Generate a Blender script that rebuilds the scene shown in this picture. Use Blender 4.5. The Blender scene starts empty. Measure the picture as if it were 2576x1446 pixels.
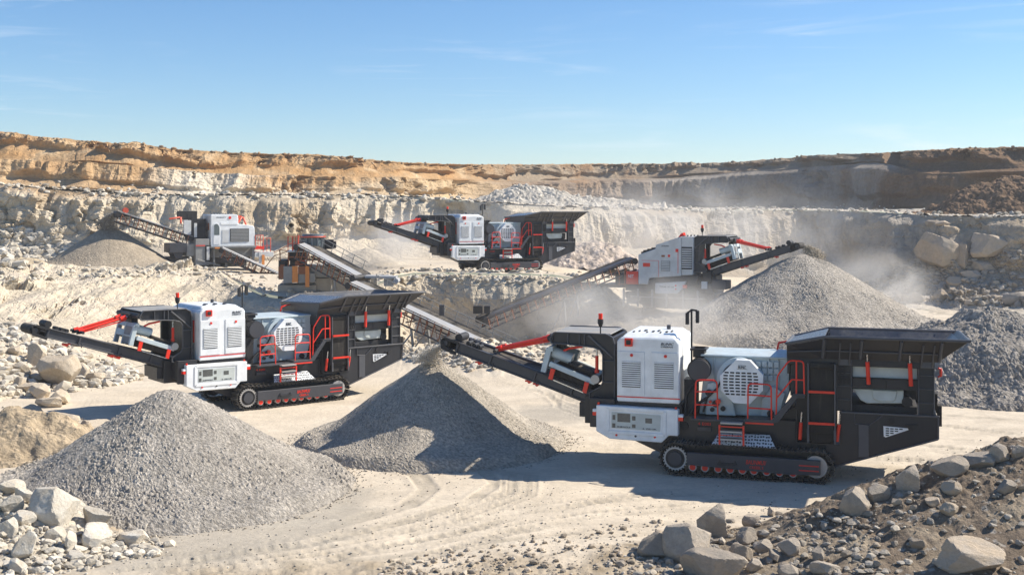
import bpy, math, random
import numpy as np
from mathutils import Vector, Matrix
from mathutils.bvhtree import BVHTree

random.seed(7)
RNG = np.random.default_rng(7)
scene = bpy.context.scene
COL = scene.collection
F_, YH, CX, CAMH = 3000.0, 516.0, 1287.5, 7.52      # field of view, horizon line, eye height

# ------------------------------------------------------------------ tagging
def tag(o, label=None, cat=None, group=None, kind=None):
    if label: o['label'] = label
    if cat: o['category'] = cat
    if group: o['group'] = group
    if kind: o['kind'] = kind
    return o

def empty(name, loc, rz=0.0, s=1.0):
    o = bpy.data.objects.new(name, None)
    o.empty_display_size = 0.3
    COL.objects.link(o)
    o.location = loc
    o.rotation_euler = (0, 0, rz)
    o.scale = (s, s, s)
    return o

def copy_tree(o, parent=None):
    c = o.copy()
    COL.objects.link(c)
    c.parent = parent
    for ch in list(o.children):
        copy_tree(ch, c)
    return c

# ------------------------------------------------------------------ materials
def new_mat(name):
    m = bpy.data.materials.new(name)
    m.use_nodes = True
    nt = m.node_tree
    b = nt.nodes['Principled BSDF']
    return m, nt, b

def N(nt, t, **kw):
    n = nt.nodes.new(t)
    for k, v in kw.items():
        if k == 'ins':
            for a, b in v.items():
                n.inputs[a].default_value = b
        else:
            setattr(n, k, v)
    return n

def mixc(nt, fac, a, b, mode='MIX'):
    n = nt.nodes.new('ShaderNodeMix')
    n.data_type = 'RGBA'
    n.blend_type = mode
    for idx, val in ((0, fac), (6, a), (7, b)):
        if hasattr(val, 'links'):
            nt.links.new(val, n.inputs[idx])
        else:
            n.inputs[idx].default_value = val if idx == 0 else (*val, 1) if len(val) == 3 else val
    return n.outputs[2]

def mth(nt, op, a, b=None, clamp=False):
    n = nt.nodes.new('ShaderNodeMath')
    n.operation = op
    n.use_clamp = clamp
    for i, val in enumerate((a, b)):
        if val is None: continue
        if hasattr(val, 'links'): nt.links.new(val, n.inputs[i])
        else: n.inputs[i].default_value = val
    return n.outputs[0]

def rng_(nt, v, a, b, c=0.0, d=1.0):
    n = nt.nodes.new('ShaderNodeMapRange')
    nt.links.new(v, n.inputs[0])
    for i, x in enumerate((a, b, c, d)): n.inputs[1 + i].default_value = x
    return n.outputs[0]

def noise_tex(nt, vec, scale, detail=4, rough=.55, dist=0.0):
    n = N(nt, 'ShaderNodeTexNoise', ins={'Scale': scale, 'Detail': detail, 'Roughness': rough, 'Distortion': dist})
    if vec is not None: nt.links.new(vec, n.inputs['Vector'])
    return n.outputs['Fac']

DUST = (.40, .34, .26)
def paint(name, col, rough=.45, dust=.35, metal=0.0, spec=.5, chips=0.0):
    m, nt, b = new_mat(name)
    tc = N(nt, 'ShaderNodeTexCoord')
    geo = N(nt, 'ShaderNodeNewGeometry')
    sp = N(nt, 'ShaderNodeSeparateXYZ')
    nt.links.new(geo.outputs['Normal'], sp.inputs[0])
    v = tc.outputs['Object']
    big = noise_tex(nt, v, 1.7, 5, .65)
    fine = noise_tex(nt, v, 14.0, 4, .7)
    up = rng_(nt, sp.outputs[2], .25, .95, .12, 1.0)
    f = mth(nt, 'MULTIPLY', rng_(nt, big, .38, .72), up)
    f = mth(nt, 'MULTIPLY', f, rng_(nt, fine, .3, .65, .35, 1.2))
    f = mth(nt, 'MULTIPLY', f, dust * 2.2, clamp=True)
    shade = rng_(nt, noise_tex(nt, v, 3.1, 3), .3, .7, .88, 1.08)
    c0 = mixc(nt, 1.0, col, (1, 1, 1), 'MULTIPLY')
    vm = N(nt, 'ShaderNodeVectorMath', operation='SCALE')
    nt.links.new(c0, vm.inputs[0]); nt.links.new(shade, vm.inputs['Scale'])
    # streaks that ran down the plates
    mp = N(nt, 'ShaderNodeMapping'); mp.inputs['Scale'].default_value = (5.5, 5.5, .5)
    nt.links.new(v, mp.inputs[0])
    st = rng_(nt, noise_tex(nt, mp.outputs[0], 1.6, 5, .7), .56, .8, 0, dust * .6)
    c1 = mixc(nt, st, vm.outputs[0], DUST)
    c = mixc(nt, f, c1, DUST)
    nt.links.new(c, b.inputs['Base Color'])
    nt.links.new(rng_(nt, fine, .3, .7, rough - .08, rough + .15), b.inputs['Roughness'])
    b.inputs['Metallic'].default_value = metal
    b.inputs['Specular IOR Level'].default_value = spec
    bp = N(nt, 'ShaderNodeBump', ins={'Strength': .05, 'Distance': .02})
    nt.links.new(noise_tex(nt, v, 5, 3), bp.inputs['Height'])
    nt.links.new(bp.outputs[0], b.inputs['Normal'])
    return m

MAT = {}
MAT['white'] = paint('white_paint', (.80, .82, .82), .38, .14)
MAT['black'] = paint('black_paint', (.016, .017, .022), .40, .07)
MAT['dark'] = paint('dark_steel', (.012, .012, .014), .6, .08)
MAT['beam'] = paint('grey_steel_beam', (.045, .047, .056), .42, .08)
MAT['pale'] = paint('pale_grey_green_paint', (.50, .58, .60), .4, .2)
MAT['panel'] = paint('pale_feeder_panel', (.52, .56, .53), .5, .2)
MAT['red'] = paint('red_paint', (.80, .030, .008), .35, .07)
MAT['edge'] = paint('lighter_steel_edge', (.075, .078, .088), .42, .15)
MAT['hood'] = paint('bare_hood_steel', (.11, .12, .145), .26, .2, metal=.5)
MAT['rubber'] = paint('black_rubber', (.020, .018, .016), .75, .22, spec=.3)
MAT['track'] = paint('track_steel', (.020, .018, .016), .55, .48)
MAT['chrome'] = paint('polished_rod', (.65, .66, .68), .22, .05, metal=.9)
MAT['belt'] = paint('worn_pale_belt', (.36, .37, .38), .55, .4)
MAT['hopper'] = paint('hopper_inner_steel', (.05, .06, .08), .35, .25, metal=.2)
MAT['oldwhite'] = paint('weathered_white_paint', (.60, .61, .60), .5, .32)
MAT['oldgrey'] = paint('weathered_grey_paint', (.26, .265, .26), .6, .45)
MAT['concrete'] = paint('dusty_concrete', (.34, .31, .26), .85, .5)
MAT['rust'] = paint('rusty_steel', (.27, .10, .045), .8, .35)
MAT['orange'] = paint('orange_paint', (.75, .26, .05), .5, .2)
MAT['orangered'] = paint('orange_red_rail', (.60, .075, .03), .45, .2)
MAT['glass'] = paint('dark_glass', (.10, .13, .14), .12, .2)
MAT['screen'] = paint('grey_dial_glass', (.10, .105, .10), .2, .1)
MAT['ink'] = paint('black_lettering', (.02, .02, .035), .5, .02)
MAT['redink'] = paint('red_lettering', (.75, .03, .015), .5, .02)
MAT['lightrim'] = paint('worn_steel_rim', (.45, .43, .40), .45, .3, metal=.3)

def holes_mat():
    m, nt, b = new_mat('perforated_white_plate')
    tc = N(nt, 'ShaderNodeTexCoord')
    vo = N(nt, 'ShaderNodeTexVoronoi', ins={'Scale': 13.0, 'Randomness': .35})
    nt.links.new(tc.outputs['Object'], vo.inputs['Vector'])
    f = rng_(nt, vo.outputs['Distance'], .36, .42)
    c = mixc(nt, f, (.01, .01, .012), (.62, .64, .64))
    nt.links.new(c, b.inputs['Base Color'])
    b.inputs['Roughness'].default_value = .5
    return m
MAT['holes'] = holes_mat()

def lens_mat():
    m, nt, b = new_mat('red_lamp_lens')
    b.inputs['Base Color'].default_value = (.85, .03, .01, 1)
    b.inputs['Roughness'].default_value = .15
    b.inputs['Subsurface Weight'].default_value = .3
    return m
MAT['lens'] = lens_mat()

# ------------------------------------------------------------------ mesh builder
class MB:
    flip_shift = 1.1                    # the hooded crusher carries its arch closer in
    def __init__(s, flip=False):
        s.v = []; s.f = []; s.m = []; s.cur = 0; s.flip = flip; s.sm = []
    def add(s, vs, fs, smooth=False):
        o = len(s.v)
        s.v += [tuple(p) for p in vs]
        for f in fs:
            s.f.append(tuple(o + i for i in f)); s.m.append(s.cur); s.sm.append(smooth)
        return s
    def mat(s, i): s.cur = i; return s
    def box(s, x0, x1, y0, y1, z0, z1):
        vs = [(x, y, z) for z in (z0, z1) for y in (y0, y1) for x in (x0, x1)]
        return s.add(vs, [(0, 2, 3, 1), (4, 5, 7, 6), (0, 1, 5, 4), (2, 6, 7, 3), (0, 4, 6, 2), (1, 3, 7, 5)])
    def prism(s, poly, w0, w1):
        """poly of (u, z), counter-clockwise seen from the near side (-w)"""
        n = len(poly)
        a = sum(poly[i][0] * poly[(i + 1) % n][1] - poly[(i + 1) % n][0] * poly[i][1] for i in range(n))
        if a < 0: poly = poly[::-1]
        vs = [(u, w0, z) for u, z in poly] + [(u, w1, z) for u, z in poly]
        fs = [tuple(range(n)), tuple(range(2 * n - 1, n - 1, -1))]
        for i in range(n):
            j = (i + 1) % n
            fs.append((i, i + n, j + n, j))
        return s.add(vs, fs)
    def rbox(s, p, q, th, w0, w1):
        """slab between two (u, z) points, thickness th, from w0 to w1"""
        dx, dz = q[0] - p[0], q[1] - p[1]
        L = math.hypot(dx, dz); nx, nz = -dz / L * th / 2, dx / L * th / 2
        return s.prism([(p[0] - nx, p[1] - nz), (q[0] - nx, q[1] - nz), (q[0] + nx, q[1] + nz), (p[0] + nx, p[1] + nz)], w0, w1)
    def tube(s, pts, r, n=8, r1=None):
        pts = [Vector(p) for p in pts]
        rings = []
        up = None
        for i, p in enumerate(pts):
            t = (pts[min(i + 1, len(pts) - 1)] - pts[max(i - 1, 0)]).normalized()
            if up is None:
                up = Vector((0, 0, 1)) if abs(t.z) < .9 else Vector((0, 1, 0))
            a = t.cross(up)
            if a.length < 1e-4: a = t.cross(Vector((1, .3, 0)))
            a.normalize(); b = t.cross(a).normalized(); up = -b if (-b).dot(up) > 0 else b
            b = up - t * up.dot(t); b.normalize(); a = t.cross(b)
            rr = r if r1 is None else r + (r1 - r) * i / (len(pts) - 1)
            k = 1.0
            if 0 < i < len(pts) - 1:
                c = (pts[i] - pts[i - 1]).normalized().dot((pts[i + 1] - pts[i]).normalized())
                k = 1 / max(.6, math.sqrt((1 + c) / 2))
            rings.append([p + (a * math.cos(h) + b * math.sin(h)) * rr * (k if abs(0) == 0 else 1) for h in [2 * math.pi * j / n for j in range(n)]])
        vs = [v for R in rings for v in R]
        fs = []
        for i in range(len(pts) - 1):
            for j in range(n):
                k = (j + 1) % n
                fs.append((i * n + j, i * n + k, (i + 1) * n + k, (i + 1) * n + j))
        s.add(vs, fs, smooth=True)
        o = len(pts) - 1
        s.add(rings[0], [tuple(range(n - 1, -1, -1))]); s.add(rings[-1], [tuple(range(n))])
        return s
    def cyl(s, p, q, r, n=24, r1=None): return s.tube([p, q], r, n, r1)
    def hexa(s, p):
        """8 corners: bottom 4 then top 4"""
        return s.add(p, [(0, 3, 2, 1), (4, 5, 6, 7), (0, 1, 5, 4), (1, 2, 6, 5), (2, 3, 7, 6), (3, 0, 4, 7)])
    def build(s, name, mats, parent=None, bevel=0.0, off=None):
        v = np.array(s.v, float)
        if off is not None: v = v - np.array(off)
        f = s.f
        if s.flip:
            v[:, 0] = -v[:, 0] - s.flip_shift; f = [t[::-1] for t in f]
        me = bpy.data.meshes.new(name)
        me.from_pydata(v.tolist(), [], f)
        if not isinstance(mats, (list, tuple)): mats = [mats]
        for m in mats: me.materials.append(MAT[m] if isinstance(m, str) else m)
        me.polygons.foreach_set('material_index', s.m)
        me.polygons.foreach_set('use_smooth', s.sm)
        me.validate(); me.update()
        o = bpy.data.objects.new(name, me)
        COL.objects.link(o)
        o.parent = parent
        if bevel:
            b = o.modifiers.new('bevel', 'BEVEL'); b.width = bevel; b.segments = 1; b.limit_method = 'ANGLE'; b.angle_limit = .7
            b.harden_normals = False
        return o

def lettering(parent, text, u0, u1, z0, w, mat, name='lettering', height=None, shear=0.0, flip=False):
    cu = bpy.data.curves.new('txt', 'FONT')
    cu.body = text; cu.extrude = .004; cu.shear = shear; cu.offset = .012
    t = bpy.data.objects.new('txt', cu)
    COL.objects.link(t)
    bpy.context.view_layer.update()
    dg = bpy.context.evaluated_depsgraph_get()
    me = bpy.data.meshes.new_from_object(t.evaluated_get(dg))
    bpy.data.objects.remove(t)
    me.name = name
    n = len(me.vertices)
    co = np.empty(n * 3); me.vertices.foreach_get('co', co); co = co.reshape(-1, 3)
    mn, mx = co.min(0), co.max(0)
    sx = (u1 - u0) / (mx[0] - mn[0])
    sy = sx if height is None else height / (mx[1] - mn[1])
    out = np.stack([(u0 + (co[:, 0] - mn[0]) * sx), w - co[:, 2], z0 + (co[:, 1] - mn[1]) * sy], 1)
    me.vertices.foreach_set('co', out.ravel())
    me.materials.clear(); me.materials.append(MAT[mat]); me.update()
    o = bpy.data.objects.new(name, me)
    COL.objects.link(o); o.parent = parent
    return o

def arc(cx, cz, r, a0, a1, n):
    return [(cx + r * math.cos(math.radians(a0 + (a1 - a0) * i / n)), cz + r * math.sin(math.radians(a0 + (a1 - a0) * i / n))) for i in range(n + 1)]
# ------------------------------------------------------------------ jaw crusher (local u along, w across, z up; near side is -w)
def rail_path(pts, w): return [(u, w, z) for u, z in pts]

def round_poly(pts, r=.12, n=3):
    out = []
    for i, p in enumerate(pts):
        if i in (0, len(pts) - 1): out.append(p); continue
        a, b, c = Vector(pts[i - 1]), Vector(p), Vector(pts[i + 1])
        d0 = (a - b); d1 = (c - b)
        rr = min(r, d0.length * .45, d1.length * .45)
        s, e = b + d0.normalized() * rr, b + d1.normalized() * rr
        for k in range(n + 1):
            t = k / n
            q = s * (1 - t) ** 2 + b * 2 * t * (1 - t) + e * t * t
            out.append(tuple(q))
    return out

def make_conveyor_arch_magnet(root, flip=False, arch=True):
    """parts shared by the crushers: gooseneck arch, discharge conveyor, magnet, rams, beacon"""
    B = lambda: MB(flip)
    # gooseneck
    outer = [(-3.66, 3.80), (-2.1, 3.79), (-1.92, 3.70), (-1.86, 3.5), (-1.86, 1.92), (-2.60, 1.92), (-2.60, 2.08), (-2.27, 2.27), (-2.21, 2.40), (-2.21, 3.20), (-2.30, 3.34), (-2.5, 3.40), (-3.35, 3.47), (-3.72, 3.47), (-3.80, 3.60)]
    b = B()
    for w0, w1 in ((-.95, -.89), (.89, .95)): b.prism(outer, w0, w1)
    b.mat(1)
    for i in range(len(outer)):                     # flange round the plates
        p, q = outer[i], outer[(i + 1) % len(outer)]
        for w0, w1 in ((-1.03, -.952), (.952, 1.03)):
            b.rbox(p, q, .035, w0, w1)
    b.mat(2).box(-3.7, -2.0, -.88, .88, 3.76, 3.79); b.mat(0)  # top plate in lighter grey: sunlight and dust on top put into colour
    b.box(-1.99, -1.90, -.88, .88, 1.95, 3.7)
    b.box(-3.72, -3.56, -.88, .88, 3.52, 3.70)
    b.mat(1)
    for u in (-3.25, -2.9, -2.75): b.box(u - .015, u + .015, -1.02, -.952, 3.46, 3.78)
    for z in (3.02, 2.4): b.box(-2.2, -1.87, -1.02, -.952, z - .015, z + .015)
    b.rbox((-2.65, 3.74), (-1.9, 3.1), .05, -1.02, -.955)
    b.build('gooseneck_arch', ['black', 'edge', 'oldgrey'], root, .012)
    # lug at the nose of the arch
    b = B(); b.cyl((-3.78, -1.0, 3.62), (-3.78, 1.0, 3.62), .10, 16); b.box(-3.95, -3.76, -.4, .4, 3.50, 3.68)
    b.box(-3.86, -3.62, -.4, .4, 3.22, 3.48)
    b.build('nose_pin', 'dark', root)
    # conveyor
    P, Q = Vector((-7.25, 3.37)), Vector((-2.5, 1.86))
    d = (Q - P).normalized(); nrm = Vector((-d.y, d.x))   # up
    def at(t, h): r = P + d * t + nrm * h; return (r.x, r.y)
    L = (Q - P).length
    cv = B()
    cv.prism([at(0.05, .03), at(L, .06), at(L, .10), at(.05, .07)], -.46, .46)
    cv.prism([at(0.05, -.17), at(L, -.17), at(L, -.14), at(.05, -.14)], -.46, .46)
    conv = cv.build('discharge_conveyor', 'rubber', root)
    for sgn in (-1, 1):
        b = B()
        w0, w1 = sorted((sgn * .50, sgn * .58))
        b.prism([at(.42, -.17), at(2.0, -.20), at(L + .15, -.26), at(L + .15, .19), at(.42, .13)], w0, w1)
        wl = sorted((sgn * .582, sgn * .64))
        for h in (-.17, .13): b.prism([at(.42, h - .02), at(L, h - .045), at(L, h + .0), at(.42, h + .02)], *wl)
        for t in (.44, 1.55, 3.0, 4.2): b.prism([at(t, -.2), at(t + .07, -.2), at(t + .07, .15), at(t, .15)], *wl)
        for t in (1.7, 3.15): b.prism([at(t, -.24), at(t + .03, -.24), at(t + .03, -.1), at(t, -.1)], *wl)
        b.build('side_beam', 'beam', conv, .01)
    b = B(); p = at(0.06, -.03); b.cyl((p[0], -.56, p[1]), (p[0], .56, p[1]), .17, 24)
    b.mat(1).cyl((p[0], -.60, p[1]), (p[0], -.562, p[1]), .085, 16)
    b.build('head_drum', ['rubber', 'beam'], conv)
    b = B()
    b.prism([at(-.12, .1), at(.0, -.22), at(.5, -.26), at(.5, -.17), at(.1, -.12)], -.66, -.58)
    b.prism([at(-.05, .1), at(.05, .16), at(.5, .16), at(.5, .08), at(.15, .08)], -.66, -.585)
    b.build('head_bracket', 'dark', conv)
    b = B(); p = at(.42, .26); b.cyl((p[0], -.55, p[1]), (p[0], .1, p[1]), .12, 16)
    b.build('drive_motor', 'dark', conv)
    for t in (.75, .95, 1.1):
        b = B(); p = at(t, .20); b.cyl((p[0], -.55, p[1]), (p[0], -.2, p[1]), .065, 12); b.box(p[0] - .05, p[0] + .05, -.4, -.3, p[1] - .12, p[1]); b.build('guide_roller', 'dark', conv)
    for t in (1.25, 2.9, 3.15):
        b = B(); p = at(t, -.27); b.cyl((p[0], -.5, p[1]), (p[0], -.1, p[1]), .05, 10); b.rbox((p[0] - .12, p[1] + .03), (p[0] + .12, p[1] + .03), .05, -.52, -.46); b.build('return_roller', 'red', conv)
    # tension rams
    b = B(); b.cyl((-5.62, -.62, 3.13), (-5.62, .62, 3.13), .05, 10); b.build('ram_pin', 'dark', root)
    for sgn in (-.36, .36):
        b = B(); b.cyl((-5.62, sgn * .68, 3.16), (-4.02, sgn * .68, 3.54), .050, 14); b.cyl((-5.66, sgn * .68, 3.15), (-5.5, sgn * .68, 3.19), .085, 12); b.cyl((-4.2, sgn * .68, 3.50), (-4.0, sgn * .68, 3.545), .085, 12)
        b.rbox((-5.55, 3.11), (-4.0, 3.44), .035, sgn * .68 - .03, sgn * .68 + .03)
        r = b.build('tension_ram', 'red', root)
        b = B(); b.cyl((-4.0, sgn * .68, 3.545), (-3.76, sgn * .68, 3.62), .035, 12); b.build('rod', 'chrome', r)
        b = B(); b.box(-5.72, -5.6, sgn * .68 - .05, sgn * .68 + .05, 3.06, 3.2); b.build('ram_bracket', 'dark', r)
    # magnet separator over the belt
    b = B()
    b.rbox((-4.04, 2.60), (-3.86, 3.30), .16, -.86, -.74); b.rbox((-4.04, 2.60), (-3.86, 3.30), .16, .60, .72)
    b.prism([(-3.94, 3.22), (-3.86, 3.37), (-3.74, 3.37), (-3.74, 3.22)], -.86, .72)
    b.rbox((-4.0, 2.88), (-3.93, 3.1), .10, -.74, .6)
    b.rbox((-3.84, 2.86), (-2.47, 2.36), .15, -.90, -.80)
    b.rbox((-3.84, 2.86), (-2.47, 2.36), .15, .70, .80)
    mag = b.build('magnet_separator', 'pale', root, .01)
    b = B(); b.hexa([(-4.10, -.70, 2.66), (-4.02, -.70, 2.66), (-4.02, -.12, 2.66), (-4.10, -.12, 2.66), (-3.96, -.70, 3.24), (-3.88, -.70, 3.24), (-3.88, -.12, 3.24), (-3.96, -.12, 3.24)])
    b.build('end_pane', 'oldgrey', mag)
    b = B(); b.rbox((-4.04, 2.60), (-3.86, 3.30), .14, -.12, -.02); b.rbox((-4.07, 2.93), (-3.99, 2.93), .05, -.72, -.1); b.build('inner_post', 'pale', mag)
    b = B(); b.cyl((-3.80, -.55, 3.16), (-3.22, -.55, 2.97), .17, 24); b.cyl((-3.80, .25, 3.16), (-3.22, .25, 2.97), .17, 24)
    b.build('magnet_motor', 'pale', mag)
    b = B(); b.rbox((-3.78, 2.70), (-2.56, 2.30), .34, -.78, .68)
    b.prism([(-3.3, 2.92), (-2.5, 2.62), (-2.5, 2.50), (-3.3, 2.80)], -.78, -.4)
    b.build('magnet_belt', 'rubber', mag, .03)
    for u, z in ((-3.74, 2.55), (-2.72, 2.2)):
        b = B(); b.rbox((u - .05, z - .14), (u + .03, z + .17), .13, -.97, -.905); b.build('magnet_post', 'red', mag)
    b = B(); b.cyl((-2.46, -.93, 2.46), (-2.46, .8, 2.46), .13, 18); b.build('magnet_drum', 'lightrim', mag)
    b = B(); b.rbox((-3.70, 2.40), (-2.80, 2.07), .03, -.98, -.94); b.build('edge_strip', 'chrome', mag)
    # short rams inside the arch
    b = B(); b.cyl((-2.45, -.7, 3.12), (-2.45, -.7, 2.70), .05, 12); b.cyl((-2.45, -.7, 2.72), (-2.45, -.7, 2.62), .07, 12)
    r = b.build('hanger_ram', 'red', root); b = B(); b.cyl((-2.45, -.7, 3.42), (-2.45, -.7, 3.12), .025, 8); b.build('rod', 'chrome', r)
    b = B(); b.tube([(-3.48, -.6, 3.22), (-3.3, -.6, 3.30), (-2.9, -.6, 3.36)], .035, 8); b.build('hanger_ram', 'red', root)
    # beacon
    b = B(); b.cyl((-2.32, -.8, 3.79), (-2.32, -.8, 4.02), .02, 8); b.cyl((-2.32, -.8, 3.98), (-2.32, -.8, 4.08), .045, 12, .08); b.cyl((-2.32, -.8, 4.08), (-2.32, -.8, 4.20), .085, 16)
    bc = b.build('beacon', 'dark', root)
    b = B(); b.cyl((-2.32, -.8, 4.20), (-2.32, -.8, 4.37), .062, 16); b.build('lamp_lens', 'lens', bc)
    # block under the conveyor foot
    b = B(); b.box(-2.80, -2.30, -.75, .75, 1.15, 1.95); b.box(-3.0, -2.8, -.6, .6, 1.3, 1.72)
    b.build('conveyor_foot', 'black', root, .012)

def make_track(root, side):
    """stadium of shoes round the frame"""
    s = side
    w0, w1 = sorted((s * 1.22, s * 1.70))
    c0, c1, R = (0.0, .475), (3.84, .455), .40
    path = []
    n = 56
    straight = c1[0] - c0[0]
    per = 2 * straight + 2 * math.pi * R
    m = MB()
    def pt(t):
        t = t % per
        if t < straight:
            k = t / straight; return (c0[0] + straight * k, c0[1] + R + (c1[1] - c0[1]) * k - .035 * math.sin(k * math.pi * 3) ** 2, 90)
        t -= straight
        if t < math.pi * R:
            a = 90 - math.degrees(t / R); return (c1[0] + R * math.cos(math.radians(a)), c1[1] + R * math.sin(math.radians(a)), a)
        t -= math.pi * R
        if t < straight:
            k = t / straight; return (c1[0] - straight * k, c1[1] - R, -90)
        t -= straight
        a = -90 - math.degrees(t / R); return (c0[0] + R * math.cos(math.radians(a)), c0[1] + R * math.sin(math.radians(a)), a)
    nsh = 64
    for i in range(nsh):
        u, z, a = pt(i * per / nsh)
        a = math.radians(a); nx, nz = math.cos(a), math.sin(a); tx, tz = nz, -nx
        h = per / nsh * .46
        m.prism([(u - tx * h, z - tz * h), (u + tx * h, z + tz * h), (u + tx * h + nx * .035, z + tz * h + nz * .035), (u - tx * h + nx * .035, z - tz * h + nz * .035)], w0, w1)
        m.prism([(u - tx * .02, z - tz * .02), (u + tx * .02, z + tz * .02), (u + tx * .012 + nx * .085, z + tz * .012 + nz * .085), (u - tx * .012 + nx * .085, z - tz * .012 + nz * .085)], w0 - .02, w1 + .02)
        m.prism([(u - tx * h * .6 - nx * .07, z - tz * h * .6 - nz * .07), (u + tx * h * .6 - nx * .07, z + tz * h * .6 - nz * .07), (u + tx * h * .8, z + tz * h * .8), (u - tx * h * .8, z - tz * h * .8)], w0 + .12, w1 - .12)
    tr = m.build('crawler_track', 'track', root)
    wa, wb = (w0, w0 + .08) if s < 0 else (w1 - .08, w1)
    out = w0 if s < 0 else w1
    # sprocket
    b = MB(); b.cyl((0, w0 + .02, .475), (0, w1 - .02, .475), .29, 28)
    b.mat(1)
    ring = MB
    for k in range(24):
        a = 2 * math.pi * k / 24; a2 = a + 2 * math.pi / 24
        for (r0, r1) in ((.27, .315),):
            u0, z0 = math.cos(a), math.sin(a); u1, z1 = math.cos(a2), math.sin(a2)
            b.prism([(u0 * r0, .475 + z0 * r0), (u0 * r1, .475 + z0 * r1), (u1 * r1, .475 + z1 * r1), (u1 * r0, .475 + z1 * r0)], *((out - .012, out + .03) if s < 0 else (out - .03, out + .012)))
        b.box(u0 * .33 - .015, u0 * .33 + .015, *((out - .01, out + .05) if s < 0 else (out - .05, out + .01)), .475 + z0 * .33 - .015, .475 + z0 * .33 + .015)
    b.mat(2).cyl((0, out + (.01 if s < 0 else -.01), .475), (0, out + (-.05 if s < 0 else .05), .475), .19, 24)
    b.build('sprocket', ['black', 'lightrim', 'beam'], tr)
    b = MB(); b.cyl((3.80, w0 + .05, .46), (3.80, w1 - .05, .46), .30, 28); b.build('idler_wheel', 'lightrim', tr)
    b = MB()
    q = sorted((out + s * -.02, out + s * .10))
    b.prism([(.34, .34), (.34, .68), (3.92, .66), (3.92, .27), (3.0, .24)], *q)
    b.box(.3, 3.6, *sorted((s * 1.30, s * 1.62)), .30, .62)
    fr = b.build('track_frame', 'beam', tr, .012)
    for k, u in enumerate((.49, .83, 1.19, 1.52, 1.85, 2.16, 2.50, 2.84, 3.2)):
        b = MB(); b.cyl((u, w0 + .1, .27), (u, out + s * .04, .27), .112, 18); b.mat(1).cyl((u, out + s * .035, .27), (u, out + s * .06, .27), .082, 18); b.build('roller', ['lightrim', 'red'], tr)
    if s < 0:
        for z in (.51, .38):
            b = MB(); b.box(3.36, 3.88, out - .112, out - .101, z - .014, z + .014); b.build('red_stripe', 'redink', tr)
        lettering(tr, 'BAUNMUI/', 1.95, 2.50, .46, out - .108, 'redink', height=.12, shear=.2)
        lettering(tr, 'CREEEL S', 2.05, 2.42, .34, out - .108, 'redink', height=.075)
        b = MB(); b.box(1.25, 1.62, out - .16, out - .10, .40, .46); b.prism([(1.16, .40), (1.28, .40), (1.25, .54)], out - .13, out - .10); b.prism([(1.60, .40), (1.72, .40), (1.66, .54)], out - .13, out - .10); b.build('frame_step', 'black', tr)

def guardrail(root, posts, rails, w, name='guardrail', mat='red', r=.022):
    b = MB()
    for p in posts + rails: b.tube(rail_path(p, w), r, 8)
    return b.build(name, mat, root)

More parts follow.
